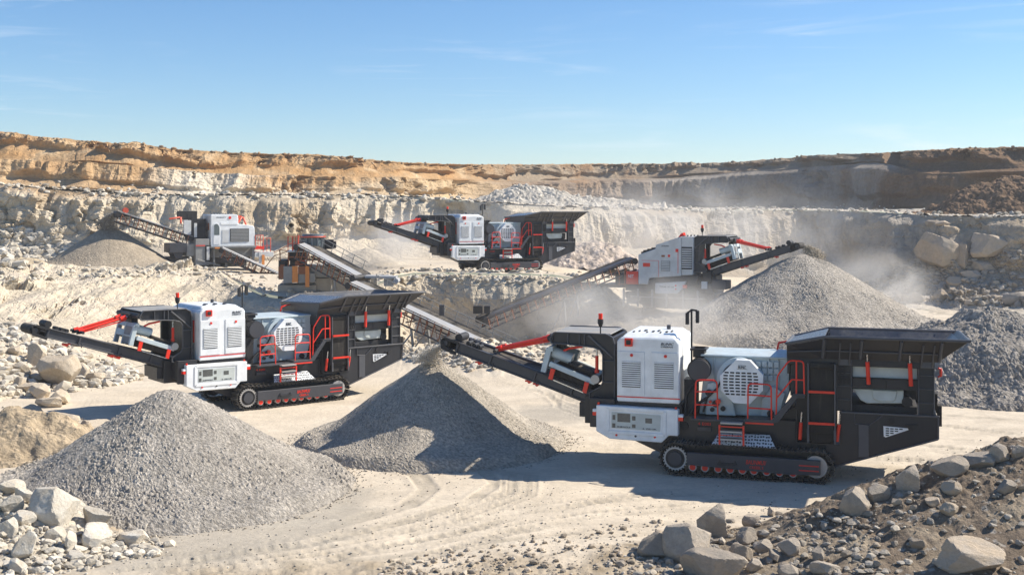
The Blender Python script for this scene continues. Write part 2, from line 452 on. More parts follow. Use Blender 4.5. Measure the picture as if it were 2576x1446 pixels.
def make_crusher():
    root = empty('jaw_crusher', (0, 0, 0))
    # chassis -------------------------------------------------
    b = MB()
    b.prism([(-2.52, 1.98), (-2.52, 1.34), (-1.95, .98), (-1.32, .84), (-.50, .50), (.2, .42), (4.2, .42), (4.26, .46), (4.45, .54), (4.45, 1.05), (3.25, 1.05), (3.25, 1.60), (.12, 1.60), (.12, 1.90), (-1.9, 1.90)], -1.20, 1.20)
    b.prism([(.1, 1.60), (2.6, 1.60), (3.2, 1.95), (3.25, 2.3), (4.3, 2.3), (4.3, 1.05), (.1, 1.05)], -1.0, 1.0)
    b.box(-1.7, .1, -1.28, 1.2, 1.82, 1.93)
    b.box(-2.52, -1.80, -1.32, -1.2, 1.15, 1.98)
    ch = b.build('chassis', 'black', root, .015)
    # tail frame
    b = MB()
    tail = [(4.41, 1.94), (6.92, 1.94), (6.92, 1.33), (4.26, .44), (4.05, .60), (4.05, 1.03), (4.41, 1.03)]
    b.prism(tail, -1.35, -1.25); b.prism(tail, 1.25, 1.35)
    b.box(6.84, 6.91, -1.25, 1.25, 1.36, 1.90); b.prism([(4.5, 1.90), (6.9, 1.90), (6.9, 1.80), (4.5, 1.80)], -1.25, 1.25)
    b.prism([(4.3, .47), (6.9, 1.37), (6.9, 1.43), (4.3, .55)], -1.25, 1.25)
    b.mat(1)
    for s in (-1, 1):
        w = sorted((s * 1.352, s * 1.40))
        b.rbox((4.40, 1.93), (6.96, 1.925), .05, *w); b.rbox((6.93, 1.95), (6.93, 1.33), .04, *w); b.rbox((6.93, 1.33), (4.26, .44), .04, *w)
        b.box(4.90, 5.17, *sorted((s * 1.352, s * 1.385)), .74, 1.62)
        b.rbox((4.80, 1.93), (4.80, 1.64), .022, *w); b.rbox((4.81, 1.63), (5.18, 1.61), .022, *w); b.rbox((5.18, 1.61), (5.55, 1.92), .022, *w)
    tf = b.build('tail_frame', ['black', 'edge'], root, .012)
    b = MB(); b.prism([(5.54, 1.61), (6.16, 1.58), (6.18, 1.54), (5.60, 1.31), (5.55, 1.33)], -1.375, -1.352)
    b.mat(1)
    for r_, (z, ue) in enumerate(((1.55, 6.02), (1.49, 5.93), (1.43, 5.80), (1.37, 5.66))):
        u = 5.60
        while u < ue:
            b.box(u, min(u + .085, ue + .02), -1.385, -1.37, z - .014, z + .014); u += .115
    b.build('vent_grille', ['white', 'dark'], tf)
    b = MB(); b.cyl((6.28, -1.43, 1.62), (6.28, -1.35, 1.62), .07, 12); b.cyl((5.75, -1.40, 1.76), (5.75, -1.35, 1.76), .09, 12); b.rbox((6.1, 1.66), (6.42, 1.68), .03, -1.41, -1.34)
    b.build('latch', 'dark', tf)
    for w_ in (-1.3, .8): b = MB(); b.box(6.92, 7.02, w_, w_ + .5, 1.66, 2.2); b.build('mudflap', 'rubber', root)
    b = MB(); b.tube([(6.93, -1.15, 2.95), (7.0, -1.15, 2.98), (7.0, -1.15, 3.16), (6.93, -1.15, 3.18)], .03, 8); b.build('grab_handle', 'red', root)
    # tracks
    make_track(root, -1); make_track(root, 1)
    # engine housing --------------------------------------------
    b = MB()
    b.prism([(-1.72, 1.93), (.07, 1.93), (.05, 3.62), (-.04, 3.74), (-1.62, 3.75), (-1.72, 3.65)], -1.35, 1.25)
    b.hexa([(-1.60, -1.30, 3.75), (-.06, -1.30, 3.74), (-.06, 1.2, 3.74), (-1.60, 1.2, 3.75), (-1.50, -1.0, 3.86), (-.16, -1.0, 3.85), (-.16, .95, 3.85), (-1.50, .95, 3.86)])
    eh = b.build('engine_housing', 'white', root, .03)
    for i, (a, c) in enumerate(((-1.70, -.925), (-.735, .045))):
        b = MB(); b.box(a, c, -1.372, -1.352, 2.11, 3.36)
        d = b.build('door', 'white', eh, .008)
        l0, l1 = ((-1.57, -1.04), (-.64, -.10))[i]
        b = MB(); b.box(l0, l1, -1.380, -1.374, 2.35, 3.08)
        b.mat(1)
        for k in range(12):
            z = 2.38 + k * .060
            b.prism([(l0, z), (l1, z), (l1, z + .034), (l0, z + .034)], -1.40, -1.381)
        b.build('louvre', ['dark', 'white'], d)
        b = MB(); b.cyl(((a + c) / 2 + .02, -1.376, 3.26), ((a + c) / 2 + .02, -1.392, 3.26), .045, 12); b.build('emblem', 'redink', d)
    b = MB(); b.box(-1.49, -1.26, -1.42, -1.352, 3.51, 3.74); b.mat(1).box(-1.44, -1.31, -1.44, -1.421, 3.56, 3.69)
    b.build('warning_light', ['red', 'dark'], eh, .008)
    lettering(eh, 'BUNIC', -.46, -.09, 3.565, -1.358, 'ink', height=.075, shear=.25)
    lettering(eh, 'CREBAA', -.46, -.12, 3.50, -1.358, 'ink', height=.045, shear=.25)
    b = MB(); b.box(-1.715, .075, -1.362, -1.352, 2.055, 2.085); b.build('red_stripe', 'redink', eh)
    b = MB(); b.box(-1.745, -1.722, -.9, -.6, 2.55, 3.35); b.build('red_side_panel', 'red', eh)
    b = MB()
    for k in range(6): b.box(-1.735, -1.722, -.2, .9, 2.5 + k * .12, 2.55 + k * .12)
    b.build('side_louvre', 'dark', eh)
    b = MB()
    for k in range(9):
        u = -1.35 + k * .13; b.box(u, u + random.uniform(.03, .08), -.9 + (k % 3) * .2, -.75 + (k % 3) * .25, 3.85, 3.89)
    b.cyl((-.5, .3, 3.85), (-.5, .3, 3.98), .06, 12)
    b.build('roof_fittings', 'beam', eh)
    # control cabinet ----------------------------------------------
    b = MB()
    b.prism([(-2.29, 1.82), (.05, 1.79), (.05, 1.06), (-.21, 1.06), (-.41, .85), (-1.90, .88), (-2.29, 1.08)], -1.52, -1.21)
    cb = b.build('control_cabinet', 'white', root, .02)
    b = MB()
    fr = [(-1.95, 1.08), (-.33, 1.06), (-.32, 1.73), (-1.94, 1.76)]
    b.rbox(fr[0], fr[1], .10, -1.545, -1.521); b.rbox(fr[1], fr[2], .10, -1.545, -1.521); b.rbox(fr[2], fr[3], .10, -1.545, -1.521); b.rbox(fr[3], fr[0], .10, -1.545, -1.521)
    b.build('panel_frame', 'white', cb, .012)
    b = MB(); b.prism([(-1.85, 1.20), (-.45, 1.17), (-.44, 1.62), (-1.84, 1.65)], -1.53, -1.521)
    b.mat(1)
    for u0, u1, z0, z1 in ((-1.81, -1.73, 1.43, 1.57), (-1.67, -1.30, 1.38, 1.62), (-1.25, -1.15, 1.44, 1.56), (-.87, -.68, 1.38, 1.52), (-1.82, -1.73, 1.21, 1.33), (-1.25, -1.15, 1.23, 1.33)):
        b.box(u0, u1, -1.538, -1.531, z0, z1)
    b.build('gauge_panel', ['panel', 'screen'], cb)
    lettering(cb, 'SNBWOLS', -1.68, -1.30, 1.22, -1.534, 'ink', height=.04)
    lettering(cb, '3. ZIS UK', -.95, -.55, 1.20, -1.534, 'ink', height=.04)
    for u in (-1.70, -1.15, -.60):
        b = MB(); b.cyl((u, -1.521, 1.0), (u, -1.54, 1.0), .032, 10); b.build('emblem', 'redink' if u != -1.15 else 'beam', cb)
    for u0, u1, zb in ((-2.40, -2.295, 1.52), (.055, .19, 1.48)):
        b = MB(); b.box(u0, u1, -1.50, -1.35, zb, zb + .10); b.mat(1).box(u0, u1, -1.50, -1.35, zb + .101, zb + .18)
        b.build('marker_light', ['lens', 'white'], cb, .008)
    b = MB(); b.cyl((-2.24, -1.42, 1.82), (-2.24, -1.42, 1.89), .035, 10); b.build('marker_light', 'lens', cb)
    b = MB(); b.cyl((-.02, -1.42, 1.80), (-.02, -1.42, 1.85), .035, 10); b.build('marker_light', 'lens', cb)
    # mast with two lamps
    b = MB(); b.cyl((.30, -.6, 3.0), (.30, -.6, 4.50), .028, 8); b.tube([(.17, -.6, 4.42), (.20, -.6, 4.44), (.30, -.6, 4.52), (.46, -.6, 4.50)], .028, 8)
    ms = b.build('light_mast', 'dark', root)
    for u0, z0, z1 in ((.13, 4.10, 4.43), (.42, 4.15, 4.50)):
        b = MB(); b.box(u0, u0 + .095, -.66, -.52, z0, z1); b.build('work_lamp', 'dark', ms, .01)
    # air filter drum
    b = MB(); b.cyl((.60, -1.22, 2.88), (.60, -.2, 2.88), .30, 32)
    b.mat(1)
    for k in range(7): b.cyl((.58, -1.16 + k * .12, 2.88), (.58, -1.11 + k * .12, 2.88), .325, 32)
    b.box(.38, .70, -.9, -.4, 3.2, 3.46); b.box(.3, .76, -.95, -.35, 3.40, 3.46)
    b.build('air_filter', ['beam', 'dark'], root, .012)
    b = MB(); b.box(.16, .5, -1.1, -.5, 1.6, 2.6); b.tube([(.2, -1.15, 1.6), (.22, -1.15, 2.2), (.45, -1.15, 2.5)], .05, 8); b.tube([(.3, -1.18, 1.6), (.5, -1.18, 1.9), (.8, -1.1, 2.1)], .04, 8)
    b.build('hydraulic_lines', 'dark', root)
    # crusher body ---------------------------------------------------
    b = MB()
    b.prism([(.55, 1.60), (2.78, 1.62), (3.05, 2.3), (3.05, 3.26), (.64, 3.24), (.66, 2.6)], -.85, .85)
    b.box(.60, 3.07, -.93, .93, 3.24, 3.30)
    for u in (.98, 2.5, 2.75): b.box(u - .02, u + .02, -.90, -.852, 2.3, 3.24)
    b.prism([(.75, 1.62), (1.6, 1.62), (1.5, 2.1), (1.0, 2.55), (.8, 2.5)], -1.05, -.852)
    b.prism([(2.3, 1.62), (2.78, 1.63), (2.95, 2.3), (2.6, 2.5), (2.3, 2.1)], -1.0, -.852)
    cb2 = b.build('crusher_body', 'pale', root, .02)
    b = MB()
    for i in range(4):
        for j in range(3): b.box(2.14 + i * .165, 2.28 + i * .165, -.925, -.905, 2.62 + j * .19, 2.78 + j * .19)
    b.build('side_panel', 'pale', cb2, .01)
    b = MB(); b.cyl((1.70, -1.12, 2.64), (1.70, -.86, 2.64), .62, 48); b.mat(1).cyl((1.70, -1.125, 2.64), (1.70, -1.121, 2.64), .50, 40)
    b.build('flywheel', ['pale', 'beam'], cb2)
    octo = [(1.64, 3.24), (2.02, 3.23), (2.38, 2.85), (2.38, 2.42), (2.02, 2.03), (1.58, 2.04), (1.22, 2.38), (1.20, 2.78)]
    b = MB(); b.prism(octo, -1.40, -1.13)
    b.mat(1)
    for r_ in range(8):
        z = 2.88 - r_ * .085
        dz = abs(z - 2.62)
        half = .50 - max(0, dz - .15) * .35
        k = -half
        for c in range(6):
            u = 1.79 - half + c * (2 * half / 6)
            b.box(u, u + 2 * half / 6 * .74, -1.412, -1.401, z - .021, z + .021)
    fg = b.build('flywheel_guard', ['white', 'dark'], root, .012)
    lettering(fg, 'BUNC', 1.70, 1.91, 3.00, -1.406, 'ink', height=.075)
    b = MB(); b.box(1.66, 1.95, -1.406, -1.401, 2.985, 2.992); b.box(1.70, 1.91, -1.406, -1.401, 3.085, 3.092); b.build('lettering_line', 'ink', fg)
    b = MB()
    for (u, z, r) in ((1.05, 1.95, .10), (.85, 2.25, .09), (1.25, 1.82, .07), (.95, 1.78, .06), (2.55, 1.75, .09)): b.cyl((u, -1.13, z), (u, -.9, z), r, 14)
    b.build('drive_fittings', 'dark', root)
    for u_, z_, r_ in ((1.12, 2.02, .07), (.9, 2.0, .04)):
        b = MB(); b.cyl((u_, -1.17, z_), (u_, -1.0, z_), r_, 12); b.build('red_cap', 'red', root)
    b = MB(); b.tube([(.7, -1.10, 1.7), (.8, -1.12, 2.1), (1.1, -1.14, 2.4), (1.2, -1.12, 2.6)], .03, 8); b.build('hose', 'dark', root)
    # platform, rails, stairs
    b = MB(); b.box(.42, 1.95, -1.62, -1.0, 1.545, 1.60); b.box(1.90, 2.68, -1.62, -1.0, 1.56, 1.66)
    b.prism([(2.60, 1.56), (2.80, 1.60), (3.30, 2.28), (3.52, 2.30), (3.52, 2.40), (3.22, 2.40), (2.62, 1.66)], -1.60, -1.5); b.box(3.15, 3.52, -1.6, -1.0, 2.32, 2.37)
    for k in range(5): b.box(2.78 + k * .10, 2.92 + k * .10, -1.5, -1.02, 1.70 + k * .135, 1.735 + k * .135)
    pf = b.build('platform', 'beam', root, .008)
    b = MB(); b.box(1.92, 2.68, -1.65, -1.622, 1.53, 1.575); b.build('kick_strip', 'red', pf)
    guardrail(root, [round_poly([(.54, 1.58), (.55, 2.66), (1.14, 2.68), (1.17, 1.60)])], [[(.55, 2.34), (1.14, 2.36)], [(.55, 1.98), (1.16, 1.99)]], -1.58)
    guardrail(root, [round_poly([(1.98, 1.6), (1.99, 2.63), (2.61, 2.62), (2.62, 1.6)])], [[(1.99, 2.32), (2.61, 2.30)], [(1.99, 1.96), (2.61, 1.95)]], -1.58)
    guardrail(root, [round_poly([(2.74, 1.66), (2.77, 2.86), (3.09, 3.30), (3.47, 3.29), (3.49, 2.36)], .1)], [[(2.75, 2.25), (3.16, 2.78), (3.48, 2.78)], [(3.28, 2.38), (3.28, 3.29)], [(2.74, 1.66), (3.2, 2.3)]], -1.56)
    b = MB(); b.tube([(2.6, .8, 3.3), (2.65, .8, 3.5), (2.95, .8, 3.56), (3.1, .8, 3.56)], .03, 8); b.build('guardrail', 'red', root)
    b = MB()
    for u in (1.24, 1.89): b.box(u - .025, u + .025, -1.86, -1.80, .96, 1.50)
    b.box(1.22, 1.91, -1.84, -1.82, 1.44, 1.47); b.box(1.22, 1.91, -1.84, -1.82, 1.21, 1.23)
    ld = b.build('ladder', 'red', root)
    for z in (1.56, 1.33, 1.12):
        b = MB(); b.box(1.27, 1.86, -1.92, -1.70, z - .02, z + .02); b.build('tread', 'lightrim', ld)
    b = MB(); b.hexa([(1.02, -1.78, .95), (2.74, -1.78, .93), (2.74, -1.76, .93), (1.02, -1.76, .95), (1.17, -1.45, 1.20), (2.56, -1.45, 1.22), (2.56, -1.43, 1.22), (1.17, -1.43, 1.20)])
    b.build('perforated_step', 'holes', root)
    b = MB(); b.box(1.0, 2.75, -1.75, -1.2, .90, .945); b.build('mudguard', 'black', root)
    lettering(root, '4 E0EI', .56, .92, 1.35, -1.21, 'redink', height=.08)
    b = MB(); b.box(.55, .95, -1.26, -1.202, 1.19, 1.32); b.build('junction_box', 'beam', root, .01)
    b = MB(); b.cyl((.18, -1.23, 1.30), (.18, -1.2, 1.30), .12, 16); b.build('cable_port', 'dark', root)
    # feed hopper -------------------------------------------------------
    t = .06
    zr, zb = 4.0, 3.42
    def ring(wr, wb_, off=0.0):
        return None
    b = MB()
    # rim corner points: left low end, left shoulder, right
    rimN = [(3.02, -1.62, 3.76), (4.02, -1.92, zr), (7.66, -1.92, zr)]
    zf = 3.86
    rimF = [(3.02, 1.62, 3.62), (4.02, 1.92, zf), (7.66, 1.92, zf)]
    botN = [(3.02, -1.45, 3.36), (4.02, -1.45, 3.36), (6.90, -1.45, 3.36)]
    botF = [(3.02, 1.45, 3.36), (4.02, 1.45, 3.36), (6.90, 1.45, 3.36)]
    def wallq(p, q, r, s_, n):           # thick quad
        n = Vector(n).normalized() * t
        a = [Vector(x) for x in (p, q, r, s_)]
        b.add([*a, *[x + n for x in a]], [(3, 2, 1, 0), (4, 5, 6, 7), (0, 1, 5, 4), (1, 2, 6, 5), (2, 3, 7, 6), (3, 0, 4, 7)])
    wallq(botN[0], botN[1], rimN[1], rimN[0], (0, 1, 0))
    wallq(botN[1], botN[2], rimN[2], rimN[1], (0, 1, .5))
    wallq(rimF[0], rimF[1], botF[1], botF[0], (0, -1, 0))
    wallq(rimF[1], rimF[2], botF[2], botF[1], (0, -1, .5))
    wallq(botN[2], botF[2], rimF[2], rimN[2], (-1, 0, 1))
    wallq(botF[0], botN[0], rimN[0], rimF[0], (1, 0, 0))
    hp = b.build('feed_hopper', ['black'], root, .01)
    b = MB()
    for P3, s in ((rimN, -1), (rimF, 1)):
        b.tube([P3[0], P3[1], P3[2]], .045, 6)
    b.tube([rimN[2], rimF[2]], .045, 6); b.tube([rimN[0], rimF[0]], .045, 6)
    b.build('rim', 'edge', hp)
    b = MB()                              # inner lining
    ins = lambda p, du, dw, dz: (p[0] + du, p[1] + dw, p[2] + dz)
    b.add([ins(botN[1], .05, .12, .02), ins(botN[2], -.1, .12, .02), ins(rimN[2], -.2, .12, -.03), ins(rimN[1], .05, .12, -.03)], [(0, 3, 2, 1)])
    b.add([ins(botF[1], .05, -.12, .02), ins(botF[2], -.1, -.12, .02), ins(rimF[2], -.2, -.12, -.03), ins(rimF[1], .05, -.12, -.03)], [(0, 1, 2, 3)])
    b.add([ins(botN[2], -.12, .1, .02), ins(botF[2], -.12, -.1, .02), ins(rimF[2], -.2, -.1, -.03), ins(rimN[2], -.2, .1, -.03)], [(0, 1, 2, 3)])
    b.add([ins(botN[1], 0, .1, .0), ins(botF[1], 0, -.1, 0), ins(botF[2], 0, -.1, 0), ins(botN[2], 0, .1, 0)], [(0, 3, 2, 1)])
    b.build('hopper_lining', 'hopper', hp)
    # sloping hood over the left end
    b = MB()
    b.add([rimN[0], rimN[1], (4.02, 1.92, zf), rimF[0], (3.02, -1.62, 3.70), (4.02, -1.92, zr - .06), (4.02, 1.92, zf - .06), (3.02, 1.62, 3.56)],
          [(0, 1, 2, 3), (7, 6, 5, 4), (0, 4, 5, 1), (1, 5, 6, 2), (2, 6, 7, 3), (3, 7, 4, 0)])
    b.build('hood', 'hood', hp, .01)
    # ribs on the near outer wall
    def wallpt(u, k, s=-1):               # k 0 bottom .. 1 top
        if u > 4.02: w = 1.45 + .47 * k; top = zr
        else:
            a = (u - 3.02); w = 1.45 + k * (.17 + .30 * a); top = 3.76 + .24 * a
        return (u, s * (w + .03), 3.36 + (top - 3.36) * k)
    for s in (-1, 1):
        b = MB()
        for u in (3.98, 4.95, 5.95, 6.95): b.tube([wallpt(u, .06, s), wallpt(u + .05, .92 if s < 0 else .62, s)], .05, 4)
        b.tube([wallpt(3.05, .42, s), wallpt(4.02, .38, s), wallpt(6.9, .38, s)], .022, 4)
        b.build('wall_rib', 'edge', hp)
    # skirt below the hopper walls
    b = MB(); b.box(3.02, 6.84, -1.40, -1.30, 3.18, 3.40); b.box(3.02, 6.84, 1.30, 1.40, 3.18, 3.40); b.box(6.76, 6.84, -1.3, 1.3, 3.0, 3.4); b.box(3.02, 3.1, -1.3, 1.3, 2.9, 3.4)
    b.box(3.1, 4.3, -1.25, 1.25, 2.3, 3.35)
    b.build('hopper_base', 'black', hp, .01)
    # columns
    for s in (-1, 1):
        for (u0, u1, zz) in ((4.32, 4.73, 1.95), (6.42, 6.84, 1.95)):
            b = MB()
            w = sorted((s * 1.32, s * 1.10))
            b.box(u0, u1, *w, zz, 3.22); b.mat(1)
            e = sorted((s * 1.322, s * 1.37))
            b.box(u0, u0 + .03, *e, zz, 3.22); b.box(u1 - .03, u1, *e, zz, 3.22)
            for z in (2.25, 2.62, 2.98): b.box(u0 + .03, u1 - .03, *e, z, z + .025)
            b.box(u0 + .06, u1, *sorted((s * 1.45, s * 1.40)), 3.2, 3.62)
            if s < 0: b.hexa([(u0 + .05, s * 1.45, 3.22), (u0 + .09, s * 1.45, 3.22), (u0 + .09, s * 1.40, 3.22), (u0 + .05, s * 1.40, 3.22), (u0 + .10, s * 1.88, 3.85), (u0 + .14, s * 1.88, 3.85), (u0 + .14, s * 1.6, 3.85), (u0 + .10, s * 1.6, 3.85)])
            if s < 0: b.hexa([(u1 - .09, s * 1.45, 3.22), (u1 - .05, s * 1.45, 3.22), (u1 - .05, s * 1.40, 3.22), (u1 - .09, s * 1.40, 3.22), (u1 - .04, s * 1.88, 3.85), (u1, s * 1.88, 3.85), (u1, s * 1.6, 3.85), (u1 - .04, s * 1.6, 3.85)])
            b.build('support_column', ['black', 'edge'], root, .01)
    b = MB()
    for k in range(5): b.box(4.40 + (k % 3) * .1, 4.46 + (k % 3) * .1, -1.40, -1.375, 2.7 + (k // 3) * .25, 2.9 + (k // 3) * .25)
    b.box(4.38, 4.68, -1.40, -1.376, 2.80, 2.84); b.build('valve_block', 'dark', root)
    b = MB(); b.box(4.74, 6.41, -1.22, 1.2, 2.87, 3.24); b.build('feeder_side', 'panel', root, .012)
    b = MB(); b.box(4.74, 6.43, -1.30, -1.05, 2.58, 2.86); b.box(5.58, 5.62, -1.32, -1.301, 2.58, 2.86); b.box(4.74, 6.43, -1.33, -1.301, 2.84, 2.87); b.build('feeder_beam', 'black', root, .01)
    b = MB(); b.box(4.74, 6.43, 1.05, 1.3, 2.58, 2.86); b.build('feeder_beam', 'black', root, .01)
    b = MB(); b.prism([(4.74, 2.55), (6.06, 2.55), (6.06, 2.20), (5.12, 2.16), (4.95, 2.24)], -1.15, .9)
    b.prism(round_poly([(5.25, 2.54), (5.25, 2.30), (5.45, 2.22), (5.85, 2.25), (5.90, 2.54)], .1), -1.19, -1.151)
    b.build('feeder_motor', 'panel', root, .02)
    b = MB(); b.box(4.7, 6.4, -1.15, 1.15, 1.93, 2.12); b.cyl((6.15, -1.2, 2.25), (6.15, -.7, 2.25), .14, 16); b.box(6.1, 6.4, -1.0, 1.0, 2.3, 2.55); b.box(5.2, 6.3, -1.0, 1.0, 2.10, 2.18)
    b.build('feeder_spring_deck', 'dark', root, .01)
    for u in (5.13, 6.21):
        b = MB(); b.cyl((u + .03, -1.42, 2.72), (u, -1.5, 3.33), .055, 14); r = b.build('hopper_ram', 'red', root)
        b = MB(); b.cyl((u, -1.5, 3.33), (u - .01, -1.60, 3.70), .024, 10); b.build('rod', 'chrome', r)
        b = MB(); b.cyl((u - .01, -1.66, 3.72), (u - .01, -1.52, 3.72), .05, 10); b.cyl((u + .03, -1.46, 2.68), (u + .03, -1.30, 2.68), .06, 10); b.build('ram_pin', 'dark', r)
    # side conveyor folded up
    b = MB(); b.box(3.62, 4.26, -1.52, -1.40, 1.35, 3.24); b.prism([(3.62, 1.35), (4.26, 1.35), (4.2, 1.08), (3.66, 1.08)], -1.44, -1.3)
    b.cyl((3.64, -1.46, 3.16), (4.24, -1.46, 3.16), .10, 16)
    sc = b.build('side_conveyor', 'rubber', root, .01)
    b = MB()
    for u in (3.57, 4.27): b.box(u, u + .045, -1.58, -1.42, 1.35, 3.24); b.box(u - .01, u + .055, -1.60, -1.55, 1.10, 1.45)
    b.build('side_beam', 'edge', sc, .008)
    for z in (2.48, 1.63):
        b = MB(); b.box(3.60, 4.29, -1.64, -1.585, z - .032, z + .032); b.build('crossbar', 'red', sc)
    for u, du in ((3.40, -.01), (4.40, -.02)):
        b = MB(); b.cyl((u, -1.5, 1.62), (u + du * 3, -1.46, 1.15), .048, 12); r = b.build('side_ram', 'red', root)
        b = MB(); b.cyl((u, -1.5, 1.62), (u + .02, -1.52, 1.90), .022, 8); b.build('rod', 'chrome', r)
    b = MB(); b.box(3.26, 3.285, -1.36, -1.2, 1.05, 1.95); b.box(4.415, 4.44, -1.40, -1.2, 1.03, 1.95); b.box(3.26, 4.44, -1.40, -1.2, 1.03, 1.055); b.build('recess_frame', 'black', root)
    make_conveyor_arch_magnet(root)
    return root

crusher = make_crusher()
GR_C = 'white and black tracked jaw crushers'
crusher.location = (5.03, 34.85, 0); crusher.rotation_euler[2] = -.29
tag(crusher, 'nearest and largest white and black tracked jaw crusher, right of the middle gravel pile', 'crusher', GR_C)
c2 = copy_tree(crusher); c2.location = (-10.71, 44.97, 0); c2.rotation_euler[2] = .67
tag(c2, 'sunlit white and black tracked jaw crusher standing behind the big foreground gravel pile', 'crusher', GR_C)
c3 = copy_tree(crusher); c3.location = (-2.51, 80.02, 3.05); c3.rotation_euler[2] = .46
tag(c3, 'smallest and farthest tracked jaw crusher, alone on the upper terrace before the quarry wall', 'crusher', GR_C)
# ------------------------------------------------------------------ truss conveyors
def truss(parent, p0, p1, width=.9, depth=.42, belt='belt', frame='rust', chord='beam', off=(0, 0, 0), nposts=12, side_skirt=True, rail=False, legs=(), name_belt='belt'):
    p0, p1 = Vector(p0), Vector(p1)
    d = (p1 - p0); L = d.length; d.normalize()
    sd = d.cross(Vector((0, 0, 1))).normalized(); up = sd.cross(d).normalized()
    if sd.y > 0: sd = -sd                       # sd points to the viewer's side
    def at(t, s, h): return p0 + d * t + sd * s + up * h
    hw = width / 2
    # belt: trough section
    m = MB()
    sec = [(-hw, .10), (-hw * .5, .03), (hw * .5, .03), (hw, .10)]
    n = max(6, int(L))
    vs = []; fs = []
    for i in range(n + 1):
        t = L * i / n
        for s_, h in sec: vs.append(at(t, s_, h + .012 * math.sin(i * 1.7)))
        for s_, h in sec[::-1]: vs.append(at(t, s_, h - .03))
    k = 8
    for i in range(n):
        for j in range(k):
            q = (j + 1) % k
            fs.append((i * k + j, i * k + q, (i + 1) * k + q, (i + 1) * k + j))
    m.add(vs, fs)
    bo = m.build(name_belt, 'rubber', parent, off=off)
    # covers: sloping side sheet on the near side, light
    m = MB()
    if side_skirt:
        a = [at(0, hw * .15, .15), at(L, hw * .15, .15), at(L, hw + .10, .06), at(0, hw + .10, .06)]
        m.add(a + [x - up * .02 for x in a], [(0, 1, 2, 3), (7, 6, 5, 4), (0, 4, 5, 1), (2, 6, 7, 3)])
        a = [at(0, -hw, .12), at(L, -hw, .12), at(L, -hw - .08, .02), at(0, -hw - .08, .02)]
        m.add(a + [x - up * .02 for x in a], [(0, 1, 2, 3), (7, 6, 5, 4)])
        m.build('belt_cover', belt, parent, off=off)
    m = MB()
    for s_ in (-hw - .04, hw + .04):
        m.tube([at(0, s_, 0), at(L, s_, 0)], .045, 4)
        m.tube([at(.1, s_, -depth), at(L - .1, s_, -depth)], .05, 4)
        m.tube([at(0, s_, -depth * .5), at(L, s_, -depth * .5)], .02, 4)
    m.build('truss_chord', chord, parent, off=off)
    for s_ in (hw + .06, -hw - .06):
        for i in range(nposts):
            t = L * (i + .5) / nposts
            m = MB()
            m.tube([at(t, s_, .08), at(t + .03, s_, -depth - .04)], .032, 4)
            if i % 2 == 0 and i < nposts - 1: m.tube([at(t, s_, -.02), at(t + L / nposts, s_, -depth)], .018, 4)
            m.build('truss_post', frame, parent, off=off)
    m = MB()
    for i in range(int(L / .55)):
        t = .3 + i * .55
        m.cyl(at(t, -hw * .9, -.06), at(t, hw * .9, -.06), .05, 8)
        if i % 2: m.cyl(at(t, -hw * .9, -depth * .8), at(t, hw * .9, -depth * .8), .045, 8)
    m.build('idler_set', 'lightrim', parent, off=off)
    for i, t in enumerate((.05, L - .05)):
        m = MB(); m.cyl(at(t, -hw * .98, -.10), at(t, hw * 1.15, -.10), .19, 18); m.build('end_drum', 'dark', parent, off=off)
    if rail:
        m = MB()
        s_ = -hw - .25
        m.tube([at(.4, s_, .55), at(L - .6, s_, .55)], .02, 4); m.tube([at(.4, s_, .3), at(L - .6, s_, .3)], .016, 4)
        for i in range(int(L / .8)): m.tube([at(.4 + i * .8, s_, -.1), at(.4 + i * .8, s_, .57)], .02, 4)
        m.build('handrail', 'oldgrey', parent, off=off)
        m = MB(); a = [at(.3, -hw - .05, -.05), at(L - .4, -hw - .05, -.05), at(L - .4, -hw - .55, -.05), at(.3, -hw - .55, -.05)]
        m.add(a + [x - up * .03 for x in a], [(0, 1, 2, 3), (7, 6, 5, 4), (0, 4, 5, 1), (2, 6, 7, 3)]); m.build('walkway', 'beam', parent, off=off)
    for (t, ground) in legs:
        for s_ in (-hw, hw):
            a = at(t, s_, -depth); m = MB()
            m.tube([a, (a.x + .15, a.y, ground)], .07, 4); m.tube([(a.x - .9, a.y, ground), (a.x, a.y, a.z - .3)], .04, 4)
            m.build('leg', 'oldgrey', parent, off=off)
    return at

# ------------------------------------------------------------------ secondary crusher on the left terrace
def rails_box(parent, u0, u1, w, z0, z1, n=3, mat='orangered', r=.026):
    m = MB()
    m.tube([(u0, w, z0), (u0, w, z1), (u1, w, z1), (u1, w, z0)], r, 6)
    m.tube([(u0, w, (z0 + z1) / 2), (u1, w, (z0 + z1) / 2)], r * .8, 6)
    for i in range(1, n): m.tube([(u0 + (u1 - u0) * i / n, w, z0), (u0 + (u1 - u0) * i / n, w, z1)], r * .8, 6)
    return m.build('guardrail', mat, parent)

